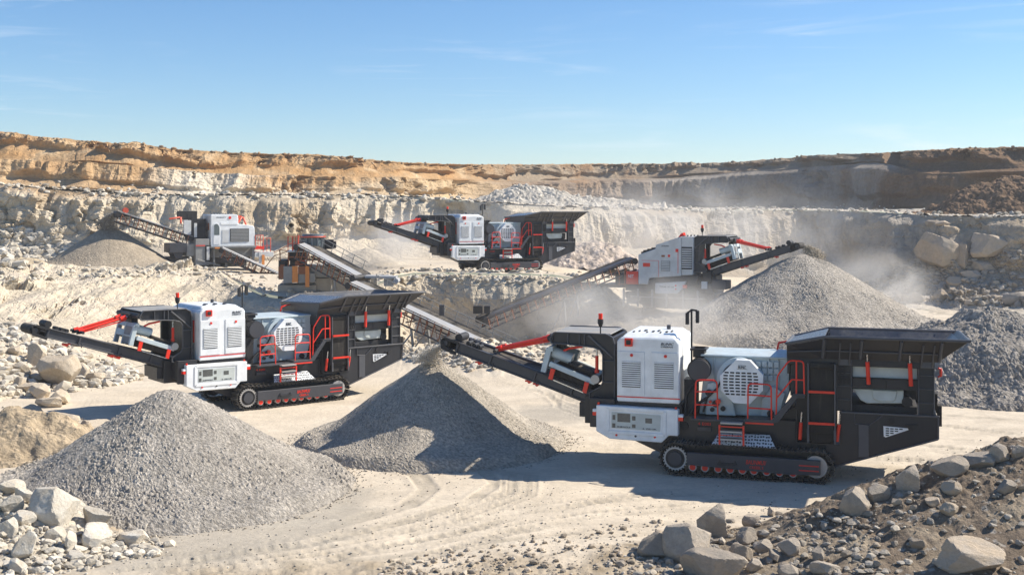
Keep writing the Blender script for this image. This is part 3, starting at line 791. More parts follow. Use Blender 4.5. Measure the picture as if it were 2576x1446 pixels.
def make_screener():
    root = empty('screening_plant', (-21.6, 85.0, 3.05), .5)
    m = MB(); m.prism([(-.13, 1.55), (3.0, 1.55), (3.0, 2.85), (2.86, 3.0), (1.82, 3.12), (1.80, 3.68), (1.72, 3.80), (-.13, 3.80)], -1.1, 1.2)
    h = m.build('engine_housing', 'white', root, .03)
    m = MB(); m.box(-.16, -.132, -1.0, 1.1, 1.5, 3.7); m.mat(1).box(-.18, -.161, -.75, -.35, 2.7, 3.2); m.box(-.18, -.161, -.05, 0, 2.6, 3.2)
    m.build('end_panel', ['oldwhite', 'rust'], h)
    m = MB(); m.prism(round_poly([(.05, 1.70), (.05, 3.15), (.30, 3.22), (.50, 3.0), (.50, 1.70)], .15), -1.13, -1.101); dr = m.build('door', 'white', h, .006)
    m = MB(); m.prism(round_poly([(.08, 2.36), (.08, 3.10), (.30, 3.16), (.46, 2.95), (.46, 2.36)], .12), -1.142, -1.131); m.build('window', 'glass', dr)
    m = MB(); m.box(.66, 1.12, -1.13, -1.101, 1.8, 2.72); m.build('door', 'oldwhite', h, .006)
    m = MB(); m.box(.56, 1.78, -1.13, -1.101, 3.08, 3.24); m.build('trim_panel', 'white', h, .006)
    m = MB(); m.box(1.22, 2.58, -1.125, -1.101, 1.86, 2.80); m.mat(1)
    for k in range(9): m.prism([(1.26, 1.90 + k * .10), (2.54, 1.90 + k * .10), (2.54, 1.97 + k * .10), (1.26, 1.97 + k * .10)], -1.15, -1.126)
    m.build('louvre', ['dark', 'oldgrey'], h)
    m = MB(); m.cyl((1.21, -1.101, 3.57), (1.21, -1.13, 3.57), .10, 16); m.build('emblem', 'redink', h)
    lettering(h, 'ecaurv', .25, .95, 3.57, -1.108, 'ink', height=.06)
    m = MB()
    for k in range(8): m.box(.1 + k * .2, .2 + k * .2, -.5, -.2, 3.80, 3.86)
    m.build('roof_fittings', 'oldgrey', h)
    m = MB(); m.box(-.2, 3.08, -1.25, -1.1, 1.47, 1.55); m.box(.0, 3.05, -1.18, -1.1, 1.40, 1.47); m.build('walkway', 'oldgrey', root)
    # lower frame
    m = MB()
    m.box(-1.2, -.25, -1.1, 1.1, .25, 2.1); m.box(-1.75, -1.2, -.8, .8, .9, 1.75)
    m.box(.05, .18, -1.0, -.85, 0, 1.5); m.box(1.1, 1.3, -.2, 1, 0, 1.5); m.box(2.85, 3.02, -1.0, -.85, .1, 1.5); m.box(0, 3.0, -.6, 1.1, .75, 1.45)
    m.box(-1.1, 3.0, .9, 1.1, 0, .5); m.rbox((-1.1, .65), (.5, .2), .12, -1.15, -1.0)
    m.build('lower_frame', 'oldgrey', root, .015)
    m = MB(); m.box(-2.95, -1.75, -.9, .9, 1.15, 1.80); m.prism([(-2.7, 1.15), (-2.0, 1.15), (-2.1, .75), (-2.5, .75)], -.8, .8); m.box(-2.9, 2.9, -.3, .8, .35, .85)
    m.build('rear_chassis', 'beam', root, .015)
    m = MB(); m.prism([(-.55, .5), (-.15, .5), (-.15, 1.65), (-.55, 1.65)], -1.15, -1.12); m.mat(1).prism([(-.45, .6), (-.25, .6), (-.25, 1.55), (-.45, 1.55)], -1.17, -1.151); m.build('side_panel', ['dark', 'oldwhite'], root)
    m = MB(); m.box(-1.2, -.55, -1.16, -1.12, 1.60, 1.66); m.build('red_strip', 'red', root); m = MB(); m.box(.1, .45, -1.28, -1.251, 1.40, 1.5); m.build('marker_light', 'orange', root)
    # upper black gear and orange arms
    m = MB(); m.box(-2.15, -.9, -.3, .5, 3.45, 4.05); m.box(-1.6, -1.2, -.32, -.301, 3.55, 3.9); m.box(-1.35, -.3, -.4, .6, 2.9, 3.5); m.box(-1.5, -.35, -.6, .8, 2.1, 2.9)
    m.build('screen_box_drive', 'dark', root, .02)
    m = MB(); m.box(-1.9, -1.4, -.62, -.4, 2.4, 3.4); m.box(-1.2, -1.0, -.66, -.6, 2.2, 3.2); m.build('side_plate', 'oldwhite', root, .01)
    m = MB(); m.tube([(-2.85, -.3, 3.50), (-2.1, -.3, 3.62), (-2.05, -.3, 3.62), (-2.05, -.3, 3.15)], .06, 8); m.build('lifting_arm', 'orangered', root)
    m = MB(); m.tube([(1.95, -.3, 3.1), (2.3, -.3, 3.66), (2.4, -.3, 3.6), (2.62, -.3, 3.0)], .07, 8); m.box(1.92, 2.2, -.4, -.1, 3.5, 3.72); m.build('lifting_arm', 'orangered', root)
    rails_box(root, 3.06, 3.62, -1.1, 1.50, 2.30)
    rails_box(root, 3.66, 4.2, -1.0, 1.0, 2.1, 2)
    m = MB(); m.box(3.02, 3.7, -1.15, .3, 1.30, 1.50); m.build('basket_floor', 'red', root)
    m = MB(); m.box(3.02, 4.4, -1.1, .8, .75, 1.1); m.box(3.3, 3.5, -1.15, -1.1, .3, 1.1); m.build('side_bench', 'oldwhite', root, .01)
    m = MB(); m.box(3.52, 3.70, -1.2, -1.13, .2, .9); m.build('orange_plate', 'orange', root)
    # long discharge conveyor to the left
    cv = empty('discharge_conveyor', (0, 0, 0)); cv.parent = root
    truss(cv, (-6.35, 0, 3.98), (-1.3, 0, 2.22), 1.15, .62, nposts=9)
    m = MB(); m.cyl((-5.75, -.1, 4.1), (-5.75, .3, 4.1), .2, 14); m.build('end_motor', 'orangered', cv)
    m = MB(); m.box(-6.5, -5.9, -.6, .6, 3.62, 3.98); m.build('end_housing', 'dark', cv, .03)
    # feed conveyor coming down to the right
    f = empty('feed_conveyor', (0, 0, 0)); f.parent = root
    truss(f, (.5, -1.75, 1.42), (4.5, -3.3, -.60), 1.1, .55, nposts=10, frame='rust')
    m = MB(); m.tube([(4.7, .2, .95), (5.6, .2, 1.35), (6.6, .5, 1.9)], .03, 6); m.build('cable', 'rust', root)
    return root

sp = make_screener()
tag(sp, 'white weathered screening plant with orange arms on the left terrace', 'screening plant')

# ------------------------------------------------------------------ cone crusher block in the middle left
def make_cone():
    root = empty('cone_crusher', (-9.5, 70.0, 2.2), .1)
    m = MB()
    m.box(-3.75, -3.25, -1.2, 1.0, .85, 1.81); m.box(-2.92, -2.5, -1.15, 1.0, .85, 1.8); m.box(-3.25, -2.9, -1.12, 1.0, .9, 1.3)
    m.box(-2.29, -1.95, -1.2, .9, .88, 1.42); m.box(-2.9, .0, -.6, 1.2, .2, 1.75)
    m.build('lower_housing', 'oldgrey', root, .015)
    m = MB(); m.box(-3.25, -2.93, -1.24, -1.201, .88, 1.82); m.box(-2.51, -2.28, -1.26, -1.201, .62, 1.82); m.mat(1).box(-2.92, -2.52, -1.21, -1.16, 1.35, 1.80); m.box(-2.88, -2.75, -1.22, -1.211, 1.4, 1.75)
    m.build('orange_panel', ['orange', 'rust'], root)
    m = MB(); m.box(-2.5, -.45, -1.0, 1.0, 1.17, 1.85); m.box(-2.2, -.45, -1.05, -1.0, 1.45, 1.85); m.build('side_tank', 'oldgrey', root, .02)
    m = MB(); m.box(-2.0, 1.6, -.8, 1.2, -1.4, 1.10); m.box(-4.1, -1.9, -.9, 1.0, -1.0, .72); m.box(-1.1, -1.0, -1.0, -.8, -1, 1.1); m.box(.2, .3, -1.0, -.8, -1, 1.1); m.box(1.1, 1.22, -1.0, -.8, -1, 1.1)
    m.build('concrete_base', 'concrete', root, .03)
    m = MB(); m.box(-4.05, -3.6, -1.0, .8, 1.05, 2.15); m.box(-3.48, -2.5, -1.0, .9, 2.10, 2.62); m.box(-3.4, -2.55, -1.1, .9, 1.82, 2.10)
    m.build('drive_housing', 'dark', root, .02)
    for u in (-3.5, -3.0, -2.52): m = MB(); m.box(u, u + .07, -1.18, -1.11, 1.82, 2.62); m.build('rusty_post', 'rust', root)
    m = MB(); m.box(-3.5, -2.45, -1.2, -1.12, 2.30, 2.37); m.build('rusty_beam', 'rust', root)
    m = MB(); m.box(-4.05, -3.62, -1.06, -1.01, 1.1, 1.8); m.build('side_plate', 'rust', root)
    m = MB(); m.box(-3.1, -2.85, -1.12, -1.01, 1.85, 2.08); m.box(-3.95, -3.7, -1.03, -1.0, 1.7, 1.9); m.box(-2.55, -2.48, -1.2, -1.1, 1.8, 2.66); m.build('brackets', 'rust', root)
    m = MB(); m.box(-2.9, -2.5, -1.14, -1.101, 2.08, 2.15); m.box(-2.95, -2.6, -1.16, -1.141, 1.9, 1.93); m.build('red_strip', 'orangered', root)
    m = MB(); m.box(-3.55, -2.45, -1.3, 1.2, 2.62, 2.68); m.build('platform', 'oldwhite', root)
    rails_box(root, -3.49, -3.24, -1.2, 2.68, 3.52, 1); rails_box(root, -3.22, -2.90, -1.2, 2.68, 3.52, 2)
    m = MB(); m.tube([(-2.9, -1.25, 3.6), (-2.93, -1.25, 3.0), (-2.88, -1.25, 2.68)], .05, 8); m.build('orange_post', 'orangered', root)
    m = MB(); m.cyl((-3.17, -1.22, 2.85), (-3.17, -1.1, 2.85), .11, 12); m.build('red_valve', 'red', root)
    m = MB(); m.cyl((-2.15, -.3, 2.7), (-2.15, -.3, 3.44), .62, 24); m.cyl((-2.15, -.3, 3.44), (-2.15, -.3, 3.64), .66, 24, .60); m.box(-2.88, -2.5, -1.1, -.3, 2.7, 3.30)
    m.build('crusher_bowl', 'glass', root, .015)
    m = MB()
    for k in range(12):
        a = k * math.pi / 6; m.box(-2.15 + .64 * math.cos(a) - .04, -2.15 + .64 * math.cos(a) + .04, -.3 + .64 * math.sin(a) - .04, -.3 + .64 * math.sin(a) + .04, 2.72, 3.42)
    m.build('bowl_rib', 'oldgrey', root)
    pts = [(-2.15 + .72 * math.cos(math.radians(a)), -.3 + .72 * math.sin(math.radians(a)), 3.48) for a in range(150, 395, 15)]
    m = MB(); m.tube(pts, .045, 6); m.build('ring_rail', 'orangered', root)
    m = MB(); m.box(-2.72, -2.60, -1.13, -1.1, 2.95, 3.2); m.build('window', 'dark', root)
    m = MB(); m.box(-1.5, -.95, -.3, .4, 2.75, 3.3); m.cyl((-1.2, -.5, 3.0), (-1.2, .3, 3.0), .2, 12); m.box(-.95, -.8, -.3, .1, 2.8, 3.2); m.build('side_motor', 'dark', root, .02)
    m = MB(); m.tube([(-4.9, -1, 1.6), (-4.3, -1, 2.4), (-3.5, -1, 2.66)], .025, 6); m.tube([(-3.95, -1, 2.1), (-3.97, -1, 2.75), (-3.5, -1, 2.68)], .03, 6); m.build('cable', 'rust', root)
    return root
cone = make_cone()
tag(cone, 'rusty cone crusher with orange panels and red railed top, right of the screening plant', 'cone crusher')

def conveyor(p0, p1, label, legs=(), **kw):
    loc = Vector(p1)
    root = empty('belt_conveyor', loc)
    tag(root, label, 'conveyor', 'truss belt conveyors')
    truss(root, p0, p1, off=tuple(loc), legs=legs, **kw)
    return root
# long conveyor running down to the right, in two runs
g1 = conveyor((-11.9, 68.6, 5.22), (-8.35, 66.6, 3.55), 'upper run of pale belt conveyor, from the red railed platform of the cone crusher downwards', nposts=11, width=1.45, depth=.70, rail=True, legs=((3.2, 1.5),))
m = MB()
m.hexa([(.2, -.6, -.06), (1.9, -.4, -.1), (1.9, .75, -.1), (.2, .65, -.06), (.2, -.6, .06), (1.9, -.4, .0), (1.9, .75, .0), (.2, .65, .06)]); m.box(1.2, 1.7, -.1, .6, -.55, -.1); m.cyl((1.9, -.45, -.25), (1.9, .7, -.25), .15, 14)
m.build('tail_table', 'belt', g1)
g2 = conveyor((-8.5, 65.5, 3.25), (.1, 60.6, -.1), 'longest pale belt conveyor, running down to the right behind the middle gravel pile', nposts=22, width=1.55, depth=.78, rail=True, legs=((2.2, 0.), (4.6, -.4), (7.0, -.7)))
m = MB(); m.box(4.2 - 8.0, 4.45 - 8.0, .0, .25, 2.0, 2.55); m.build('sensor_box', 'beam', g2)
g3 = conveyor((-3.6, 59.5, .55), (.6, 57.0, -.65), 'low dusty conveyor half buried under the longest conveyor near the middle pile', nposts=7, width=.8, depth=.4, frame='oldgrey')
g4 = conveyor((7.4, 74.6, 4.15), (-1.9, 70.9, .75), 'dark belt conveyor rising to the right into the white crusher with the tall hood', nposts=20, width=1.2, depth=.62, belt='beam', legs=((4.4, -.5), (5.3, -.5)))
m = MB(); m.box(-.4, .15, -.4, .2, .35, .8); m.box(.25, .6, -.4, .2, .35, .8); m.build('tail_winch', 'dark', g4)

# ------------------------------------------------------------------ the right-hand crusher with the tall hood (mirrored family)
def make_hooded():
    root = empty('impact_crusher', (10.6, 73.3, 1.3), -.45, 1.15)
    sub = root
    k = 1 / 1.15
    def S(l): return [(a * k, b_ * k) for a, b_ in l]
    m = MB(); m.prism(S([(-2.5, 1.38), (-1.91, 1.37), (-1.79, 1.76), (.23, 1.95), (.23, 4.32), (-.07, 4.22), (-1.39, 3.78), (-1.39, 3.56), (-2.5, 3.18)]), -1.22, 1.2)
    h = m.build('engine_housing', 'oldwhite', root, .03)
    m = MB(); m.prism(S([(.232, 1.98), (.93, 2.02), (.97, 4.30), (.232, 4.33)]), -1.15, 1.1); m.build('end_housing', 'oldwhite', h, .02)
    m = MB(); m.box(.24 * k, .9 * k, -1.17, -1.151, 2.35 * k, 3.7 * k); m.mat(1)
    for i in range(9): m.box(.26 * k, .88 * k, -1.20, -1.171, (2.45 + i * .135) * k, (2.52 + i * .135) * k)
    m.build('louvre', ['dark', 'oldwhite'], h)
    m = MB(); m.box(-1.03 * k, -.46 * k, -1.24, -1.221, 2.22 * k, 2.84 * k); m.mat(1)
    for i in range(6): m.box(-1.0 * k, -.49 * k, -1.25, -1.241, (2.26 + i * .095) * k, (2.31 + i * .095) * k)
    m.build('vent_panel', ['oldgrey', 'oldwhite'], h)
    m = MB(); m.box(-2.19 * k, -1.74 * k, -1.235, -1.221, 2.46 * k, 2.69 * k); m.build('red_sign', 'red', h)
    m = MB(); m.box(-2.27 * k, -1.19 * k, -1.23, -1.221, 2.83 * k, 2.85 * k); m.box(-1.20 * k, -1.18 * k, -1.23, -1.221, 1.85 * k, 2.83 * k); m.box(.02 * k, .05 * k, -1.23, -1.221, 2.1 * k, 3.4 * k); m.build('red_line', 'redink', h)
    m = MB(); m.box(-1.01 * k, -.8 * k, -1.235, -1.221, 3.07 * k, 3.19 * k); m.mat(1).box(-.6 * k, -.46 * k, -1.235, -1.221, 3.07 * k, 3.22 * k); m.box(-.12 * k, .06 * k, -1.235, -1.221, 3.38 * k, 3.58 * k)
    m.build('decal', ['rust', 'redink'], h)
    lettering(h, 'LECAUNIC', -1.01 * k, -.51 * k, 3.70 * k, -1.226, 'ink', height=.07)
    m = MB(); m.hexa([(-.05 * k, -1.0, 4.24 * k), (.3 * k, -1.0, 4.33 * k), (.3 * k, -.6, 4.33 * k), (-.05 * k, -.6, 4.24 * k), (.1 * k, -.95, 4.48 * k), (.27 * k, -.95, 4.55 * k), (.27 * k, -.65, 4.55 * k), (.1 * k, -.65, 4.48 * k)]); m.build('warning_light', 'lens', h)
    m = MB()
    for i in range(9): m.box((.3 + i * .07) * k, (.34 + i * .07) * k, -1.0 + (i % 3) * .4, -.8 + (i % 3) * .4, 4.33 * k, 4.40 * k)
    for i in range(7): m.box((-2.4 + i * .13) * k, (-2.3 + i * .13) * k, -1.0, -.4, (3.22 + i * .04) * k, (3.36 + i * .04 + .06 * (i % 2)) * k)
    m.build('roof_fittings', 'dark', h)
    m = MB(); m.prism(S([(-2.5, 1.2), (1.2, 1.45), (1.3, 2.02), (.2, 1.94), (-1.78, 1.72), (-1.9, 1.35)]), -1.15, 1.1); m.prism(S([(-3.5, .95), (2.2, .8), (2.0, 1.5), (-3.4, 1.35)]), -.9, .9)
    m.box(-3.0, 1.9, -1.0, 1.0, .45, .75); m.build('chassis', 'black', root, .015)
    m = MB(); m.prism(S([(-1.37, 1.47), (.57, 1.64), (.35, 1.2), (.01, .87), (-1.39, .85)]), -1.32, -1.16)
    cbn = m.build('control_cabinet', 'oldwhite', root, .015)
    lettering(cbn, 'TRM 3010', -1.1 * k, -.2 * k, 1.22 * k, -1.325, 'beam', height=.09)
    m = MB(); m.cyl((-.07 * k, -1.32, 1.36 * k), (-.07 * k, -1.34, 1.36 * k), .05, 10); m.cyl((-.07 * k, -1.32, 1.16 * k), (-.07 * k, -1.34, 1.16 * k), .05, 10); m.build('emblem', 'redink', cbn)
    m = MB(); m.box(.38 * k, .62 * k, -1.36, -1.2, 1.22 * k, 1.42 * k); m.build('marker_light', 'lens', cbn)
    m = MB(); m.box(2.15 * k, 3.05 * k, -1.3, -.4, 1.22 * k, 1.75 * k); m.box(1.7 * k, 2.2 * k, -1.1, .9, .95 * k, 1.5 * k); m.build('rear_tank', 'beam', root, .02)
    m = MB(); m.box(1.5 * k, 1.85 * k, -1.25, -1.12, 1.22 * k, 1.65 * k); m.build('side_plate', 'oldwhite', root)
    # left end: red bin and feed frame
    m = MB(); m.box(-3.35 * k, -2.55 * k, -1.1, .9, 1.35 * k, 2.15 * k); rb = m.build('red_bin', 'red', root, .015)
    lettering(rb, 'NET', -3.2 * k, -2.85 * k, 1.75 * k, -1.105, 'white', height=.17)
    m = MB(); m.box(-4.1 * k, -3.4 * k, -1.0, .9, 1.3 * k, 2.0 * k); m.box(-4.5, -2.9, -.9, .9, .95, 1.12); m.build('dark_bin', 'dark', root, .015)
    m = MB(); m.box(-3.85 * k, -3.78 * k, -1.06, -1.0, 1.25 * k, 2.2 * k); m.box(-3.45 * k, -3.38 * k, -1.13, -1.0, 1.25 * k, 2.2 * k); m.box(-3.9 * k, -3.3 * k, -1.1, -1.0, 1.3 * k, 1.36 * k); m.build('bin_frame', 'rust', root)
    # undercarriage
    m = MB()
    for u in (-3.0, -2.2, -1.4, -.6, .3, 1.1): m.box(u - .05, u + .05, -1.25, -1.15, .0, .95)
    m.box(-2.6, 1.4, -1.28, -1.18, .50, .56); m.box(-3.0, 1.6, -.8, .8, .1, .5); m.box(-4.3, -4.1, -.9, -.8, -.3, 1.0); m.box(-4.2, -1.5, -.9, -.8, .25, .32)
    m.build('undercarriage', 'oldgrey', root, .01)
    for s in (-1, 1):
        m = MB()
        m.prism([(-1.9, .0), (1.3, .0), (1.6, .25), (1.5, .55), (-2.0, .55), (-2.2, .25)], *sorted((s * .75, s * 1.1)))
        for i in range(26): m.box(-1.95 + i * .13, -1.88 + i * .13, *sorted((s * .73, s * 1.12)), -.05, .0)
        m.build('crawler_track', 'track', root)
    # gooseneck, conveyor, magnet: same family, mirrored
    holder = root
    make_conveyor_arch_magnet(root, flip=True)
    return root
hc = make_hooded()
tag(hc, 'dusty white crusher with tall sloped hood, its conveyor reaching over the highest gravel cone', 'crusher')
# ------------------------------------------------------------------ numeric noise
_perm = np.random.default_rng(3).permutation(256); _perm = np.concatenate([_perm, _perm, _perm])
_g = np.random.default_rng(4).normal(size=(256, 3)); _g /= np.linalg.norm(_g, axis=1)[:, None]
def perlin(p):
    i = np.floor(p).astype(int); f = p - i
    i &= 255
    u = f * f * f * (f * (f * 6 - 15) + 10)
    r = 0
    for dx in (0, 1):
        for dy in (0, 1):
            for dz in (0, 1):
                h = _perm[_perm[_perm[i[:, 0] + dx] + i[:, 1] + dy] + i[:, 2] + dz]
                g = _g[h]
                d = g[:, 0] * (f[:, 0] - dx) + g[:, 1] * (f[:, 1] - dy) + g[:, 2] * (f[:, 2] - dz)
                w = (u[:, 0] if dx else 1 - u[:, 0]) * (u[:, 1] if dy else 1 - u[:, 1]) * (u[:, 2] if dz else 1 - u[:, 2])
                r = r + w * d
    return r * 1.5
def fbm(p, s, o=4, g=.5, ridge=False):
    p = np.asarray(p, float) * s
    r = 0; a = 1; t = 0
    for k in range(o):
        n = perlin(p + 17.3 * k)
        if ridge: n = 1 - 2 * np.abs(n)
        r = r + a * n; t += a; a *= g; p = p * 2.03
    return r / t
def hash3(i, s):
    h = (i[:, 0] * 374761393 + i[:, 1] * 668265263 + i[:, 2] * 1274126177 + s * 144665) & 0x7fffffff
    h = ((h ^ (h >> 13)) * 1274126177) & 0x7fffffff
    return ((h ^ (h >> 16)) & 0xffff) / 65535.0
def worley(p, jit=.9, flat=False):
    i = np.floor(p).astype(np.int64); best = np.full(len(p), 9.); bid = np.zeros(len(p)); bo = np.zeros((len(p), 3)); sec = np.full(len(p), 9.)
    for dx in (-1, 0, 1):
        for dy in (-1, 0, 1):
            for dz in ((-1, 0, 1) if not flat else (0,)):
                c = i + (dx, dy, dz)
                o = np.stack([hash3(c, 1), hash3(c, 2), hash3(c, 3)], 1)
                q = c + .5 + (o - .5) * jit
                v = p - q
                if flat: v[:, 2] = 0
                d = np.sqrt((v ** 2).sum(1))
                m = d < best
                sec = np.where(m, best, np.minimum(sec, d))
                bid = np.where(m, hash3(c, 5), bid); bo[m] = v[m]; best = np.where(m, d, best)
    return best, bid, bo, sec
def sstep(x, a, b):
    t = np.clip((x - a) / (b - a), 0, 1); return t * t * (3 - 2 * t)

def grid_mesh(name, P, mats, col=None, smooth=True, wrap=False):
    """P: rows x cols x 3"""
    R, C = P.shape[:2]
    a = np.arange(R * C).reshape(R, C)
    if wrap: a = np.concatenate([a, a[:, :1]], 1)
    q = np.stack([a[:-1, :-1], a[:-1, 1:], a[1:, 1:], a[1:, :-1]], -1).reshape(-1, 4)
    return raw_mesh(name, P.reshape(-1, 3), q, mats, None if col is None else col.reshape(-1, 3), smooth)
def raw_mesh(name, V, Fq, mats, col=None, smooth=True):
    k = Fq.shape[1]; n = len(Fq)
    me = bpy.data.meshes.new(name)
    me.vertices.add(len(V)); me.vertices.foreach_set('co', V.astype(np.float32).ravel())
    me.loops.add(n * k); me.loops.foreach_set('vertex_index', Fq.astype(np.int32).ravel())
    me.polygons.add(n); me.polygons.foreach_set('loop_start', np.arange(0, n * k, k, dtype=np.int32))
    me.update(calc_edges=True)
    me.polygons.foreach_set('use_smooth', np.full(n, smooth))
    for m in (mats if isinstance(mats, (list, tuple)) else [mats]): me.materials.append(m)
    if col is not None:
        at = me.color_attributes.new('tone', 'FLOAT_COLOR', 'POINT')
        at.data.foreach_set('color', np.concatenate([col, np.ones((len(col), 1))], 1).astype(np.float32).ravel())
    me.validate()
    o = bpy.data.objects.new(name, me); COL.objects.link(o)
    return o

def earth_mat(name, gain=1.0, bump=.25, fine=6.0, streak=False, pebble=0.0, rough=.95, mottle=.18):
    m, nt, b = new_mat(name)
    tc = N(nt, 'ShaderNodeTexCoord'); v = tc.outputs['Object']
    at = N(nt, 'ShaderNodeVertexColor', layer_name='tone')
    n1 = noise_tex(nt, v, fine, 6, .7)
    n2 = noise_tex(nt, v, fine * .13, 5, .6)
    k = mth(nt, 'ADD', rng_(nt, n1, .25, .75, -mottle, mottle), rng_(nt, n2, .3, .7, -mottle * .6, mottle * .6))
    k = mth(nt, 'ADD', k, gain)
    if streak:
        mp = N(nt, 'ShaderNodeMapping'); mp.inputs['Scale'].default_value = (.9, .9, .12); nt.links.new(v, mp.inputs[0])
        k = mth(nt, 'ADD', k, rng_(nt, noise_tex(nt, mp.outputs[0], 2.2, 5, .7), .3, .7, -.12, .12))
    vm = N(nt, 'ShaderNodeVectorMath', operation='SCALE')
    nt.links.new(at.outputs['Color'], vm.inputs[0]); nt.links.new(k, vm.inputs['Scale'])
    c = vm.outputs[0]
    if pebble:
        vo = N(nt, 'ShaderNodeTexVoronoi', ins={'Scale': pebble}); nt.links.new(v, vo.inputs['Vector'])
        sep = N(nt, 'ShaderNodeSeparateColor'); nt.links.new(vo.outputs['Color'], sep.inputs[0])
        v2 = N(nt, 'ShaderNodeVectorMath', operation='SCALE'); nt.links.new(c, v2.inputs[0])
        nt.links.new(rng_(nt, sep.outputs[0], 0, 1, .72, 1.28), v2.inputs['Scale']); c = v2.outputs[0]
    nt.links.new(c, b.inputs['Base Color'])
    b.inputs['Roughness'].default_value = rough; b.inputs['Specular IOR Level'].default_value = .15
    bp = N(nt, 'ShaderNodeBump', ins={'Strength': bump, 'Distance': .25})
    h = n1
    if streak:
        vc = N(nt, 'ShaderNodeTexVoronoi', ins={'Scale': .9}); vc.feature = 'DISTANCE_TO_EDGE'; wv = N(nt, 'ShaderNodeVectorMath', operation='ADD'); nt.links.new(v, wv.inputs[0])
        nn_ = N(nt, 'ShaderNodeTexNoise', ins={'Scale': .8, 'Detail': 4}); nt.links.new(v, nn_.inputs['Vector']); s3 = N(nt, 'ShaderNodeVectorMath', operation='SCALE'); nt.links.new(nn_.outputs['Color'], s3.inputs[0]); s3.inputs['Scale'].default_value = 1.6; nt.links.new(s3.outputs[0], wv.inputs[1]); nt.links.new(wv.outputs[0], vc.inputs['Vector'])
        h = mth(nt, 'ADD', n1, rng_(nt, vc.outputs['Distance'], 0, .05, -.5, 0))
        bp.inputs['Distance'].default_value = .45
    if pebble:
        bp.inputs['Distance'].default_value = .08
        h = mth(nt, 'ADD', mth(nt, 'MULTIPLY', vo.outputs['Distance'], -.8), mth(nt, 'MULTIPLY', n1, .6))
    nt.links.new(h, bp.inputs['Height']); nt.links.new(bp.outputs[0], b.inputs['Normal'])
    return m
M_GROUND = earth_mat('packed_pale_sand', bump=.20, fine=7.0, mottle=.13)
M_CLIFF = earth_mat('quarry_rock', bump=.5, fine=2.4, streak=True, mottle=.16)

# ------------------------------------------------------------------ terrain, built as benches between lines
def tab(s): return np.array([[float(a) for a in t.split(',')] for t in s.split()])
def ln(s, x):
    t = tab(s); g = np.exp(-(np.arange(-45, 46) / 16.) ** 2 / 2); g /= g.sum()
    return [np.convolve(np.pad(np.interp(x, t[:, 0], t[:, k]), 45, mode='edge'), g, 'valid') for k in range(1, t.shape[1])]
xv = np.arange(-560, 3160, 2.6)
NC = len(xv); rt = (xv - CX) / F_
def from_z(y, z): return (CAMH - z) * F_ / (y - YH)
def from_y(y, d): return CAMH - (y - YH) * d / F_
fy, fz = ln('-700,1300,0 0,1010,0 150,960,0 300,930,0 450,900,0 620,885,0 800,878,-.3 1050,862,-1 1200,868,-1 1400,852,-.6 1500,832,0 1600,812,.5 1800,812,.3 2000,790,.1 2200,772,0 2575,790,0 3200,790,0', xv)
ey, ez = ln('-700,692,3.05 0,692,3.05 480,678,3.05 590,695,2.8 640,752,2.2 900,752,2.2 990,690,3.05 1100,690,3.05 1300,694,3.05 1400,699,3.05 1500,714,2.6 1600,737,1.45 1800,742,1.3 2000,743,.7 2200,748,0 2575,768,0 3200,768,0', xv)
ly, lz = ln('-700,658,3.05 0,658,3.05 600,658,3.05 1000,653,3.05 1400,658,3.05 1600,676,2.4 1700,692,1.6 1900,699,1.0 2000,704,.7 2200,736,0 2400,746,0 2575,757,0 3200,762,0', xv)
my, md = ln('-700,440,104 0,463,110 150,479,110 400,492,108 800,491,108 1000,493,108 1150,506,107 1400,520,107 1700,529,108 1900,529,113 2000,529,114 2200,533,110 2300,541,106 2450,546,103 2575,546,100 3200,546,95', xv)
uy, ud = ln('-700,436,110 0,461,117 150,477,118 400,489,119 600,489,121 800,490,125 1000,492,130 1150,500,140 1300,512,165 1500,520,182 1700,525,186 1900,524,178 2100,526,162 2200,527,148 2300,525,138 2575,518,128 3200,518,120', xv)
sy, sd_ = ln('-700,380,116 0,402,121 300,420,122 600,440,125 1000,450,137 1300,460,172 1500,452,189 1700,450,193 1850,432,187 2000,424,178 2150,412,168 2240,404,156 2300,440,143 2575,430,131 3200,430,122', xv)
jx = np.stack([xv / 46., xv * 0, xv * 0], 1)
jn = lambda s, a, o=4: .38 * a * fbm(jx + s, 1.0, o, .62)
ry, rd = ln('-700,285,125 0,331,130 100,346,131 200,353,132 400,373,134 600,386,138 800,389,146 950,406,155 1100,413,170 1300,415,200 1500,413,212 1750,413,215 1850,409,210 2000,396,200 2150,389,188 2230,386,172 2300,379,158 2450,373,142 2575,371,136 3200,362,130', xv)
ry = ry + jn(9.1, 5.0, 5); my = my + jn(3.3, 3.0) * .7; sy = sy + jn(5.7, 9.0)
fd = from_z(fy, fz); ed = from_z(ey, ez); ld = from_z(ly, lz)
ed = np.maximum(ed, fd + 3.0); ld = np.maximum(ld, ed + 5.0)
mz = from_y(my, md); uz = from_y(uy, ud); uz = np.maximum(uz, mz + .05); sz = from_y(sy, sd_); rz = from_y(ry, rd)
right = sstep(xv, 1150, 1500)
s2d = sd_ + 1.5 + right * 7 * (1 - sstep(xv, 2230, 2300)); s2z = sz + .25
s2d = np.minimum(s2d, rd - 2)
md = np.maximum(md, ld + 2.5)

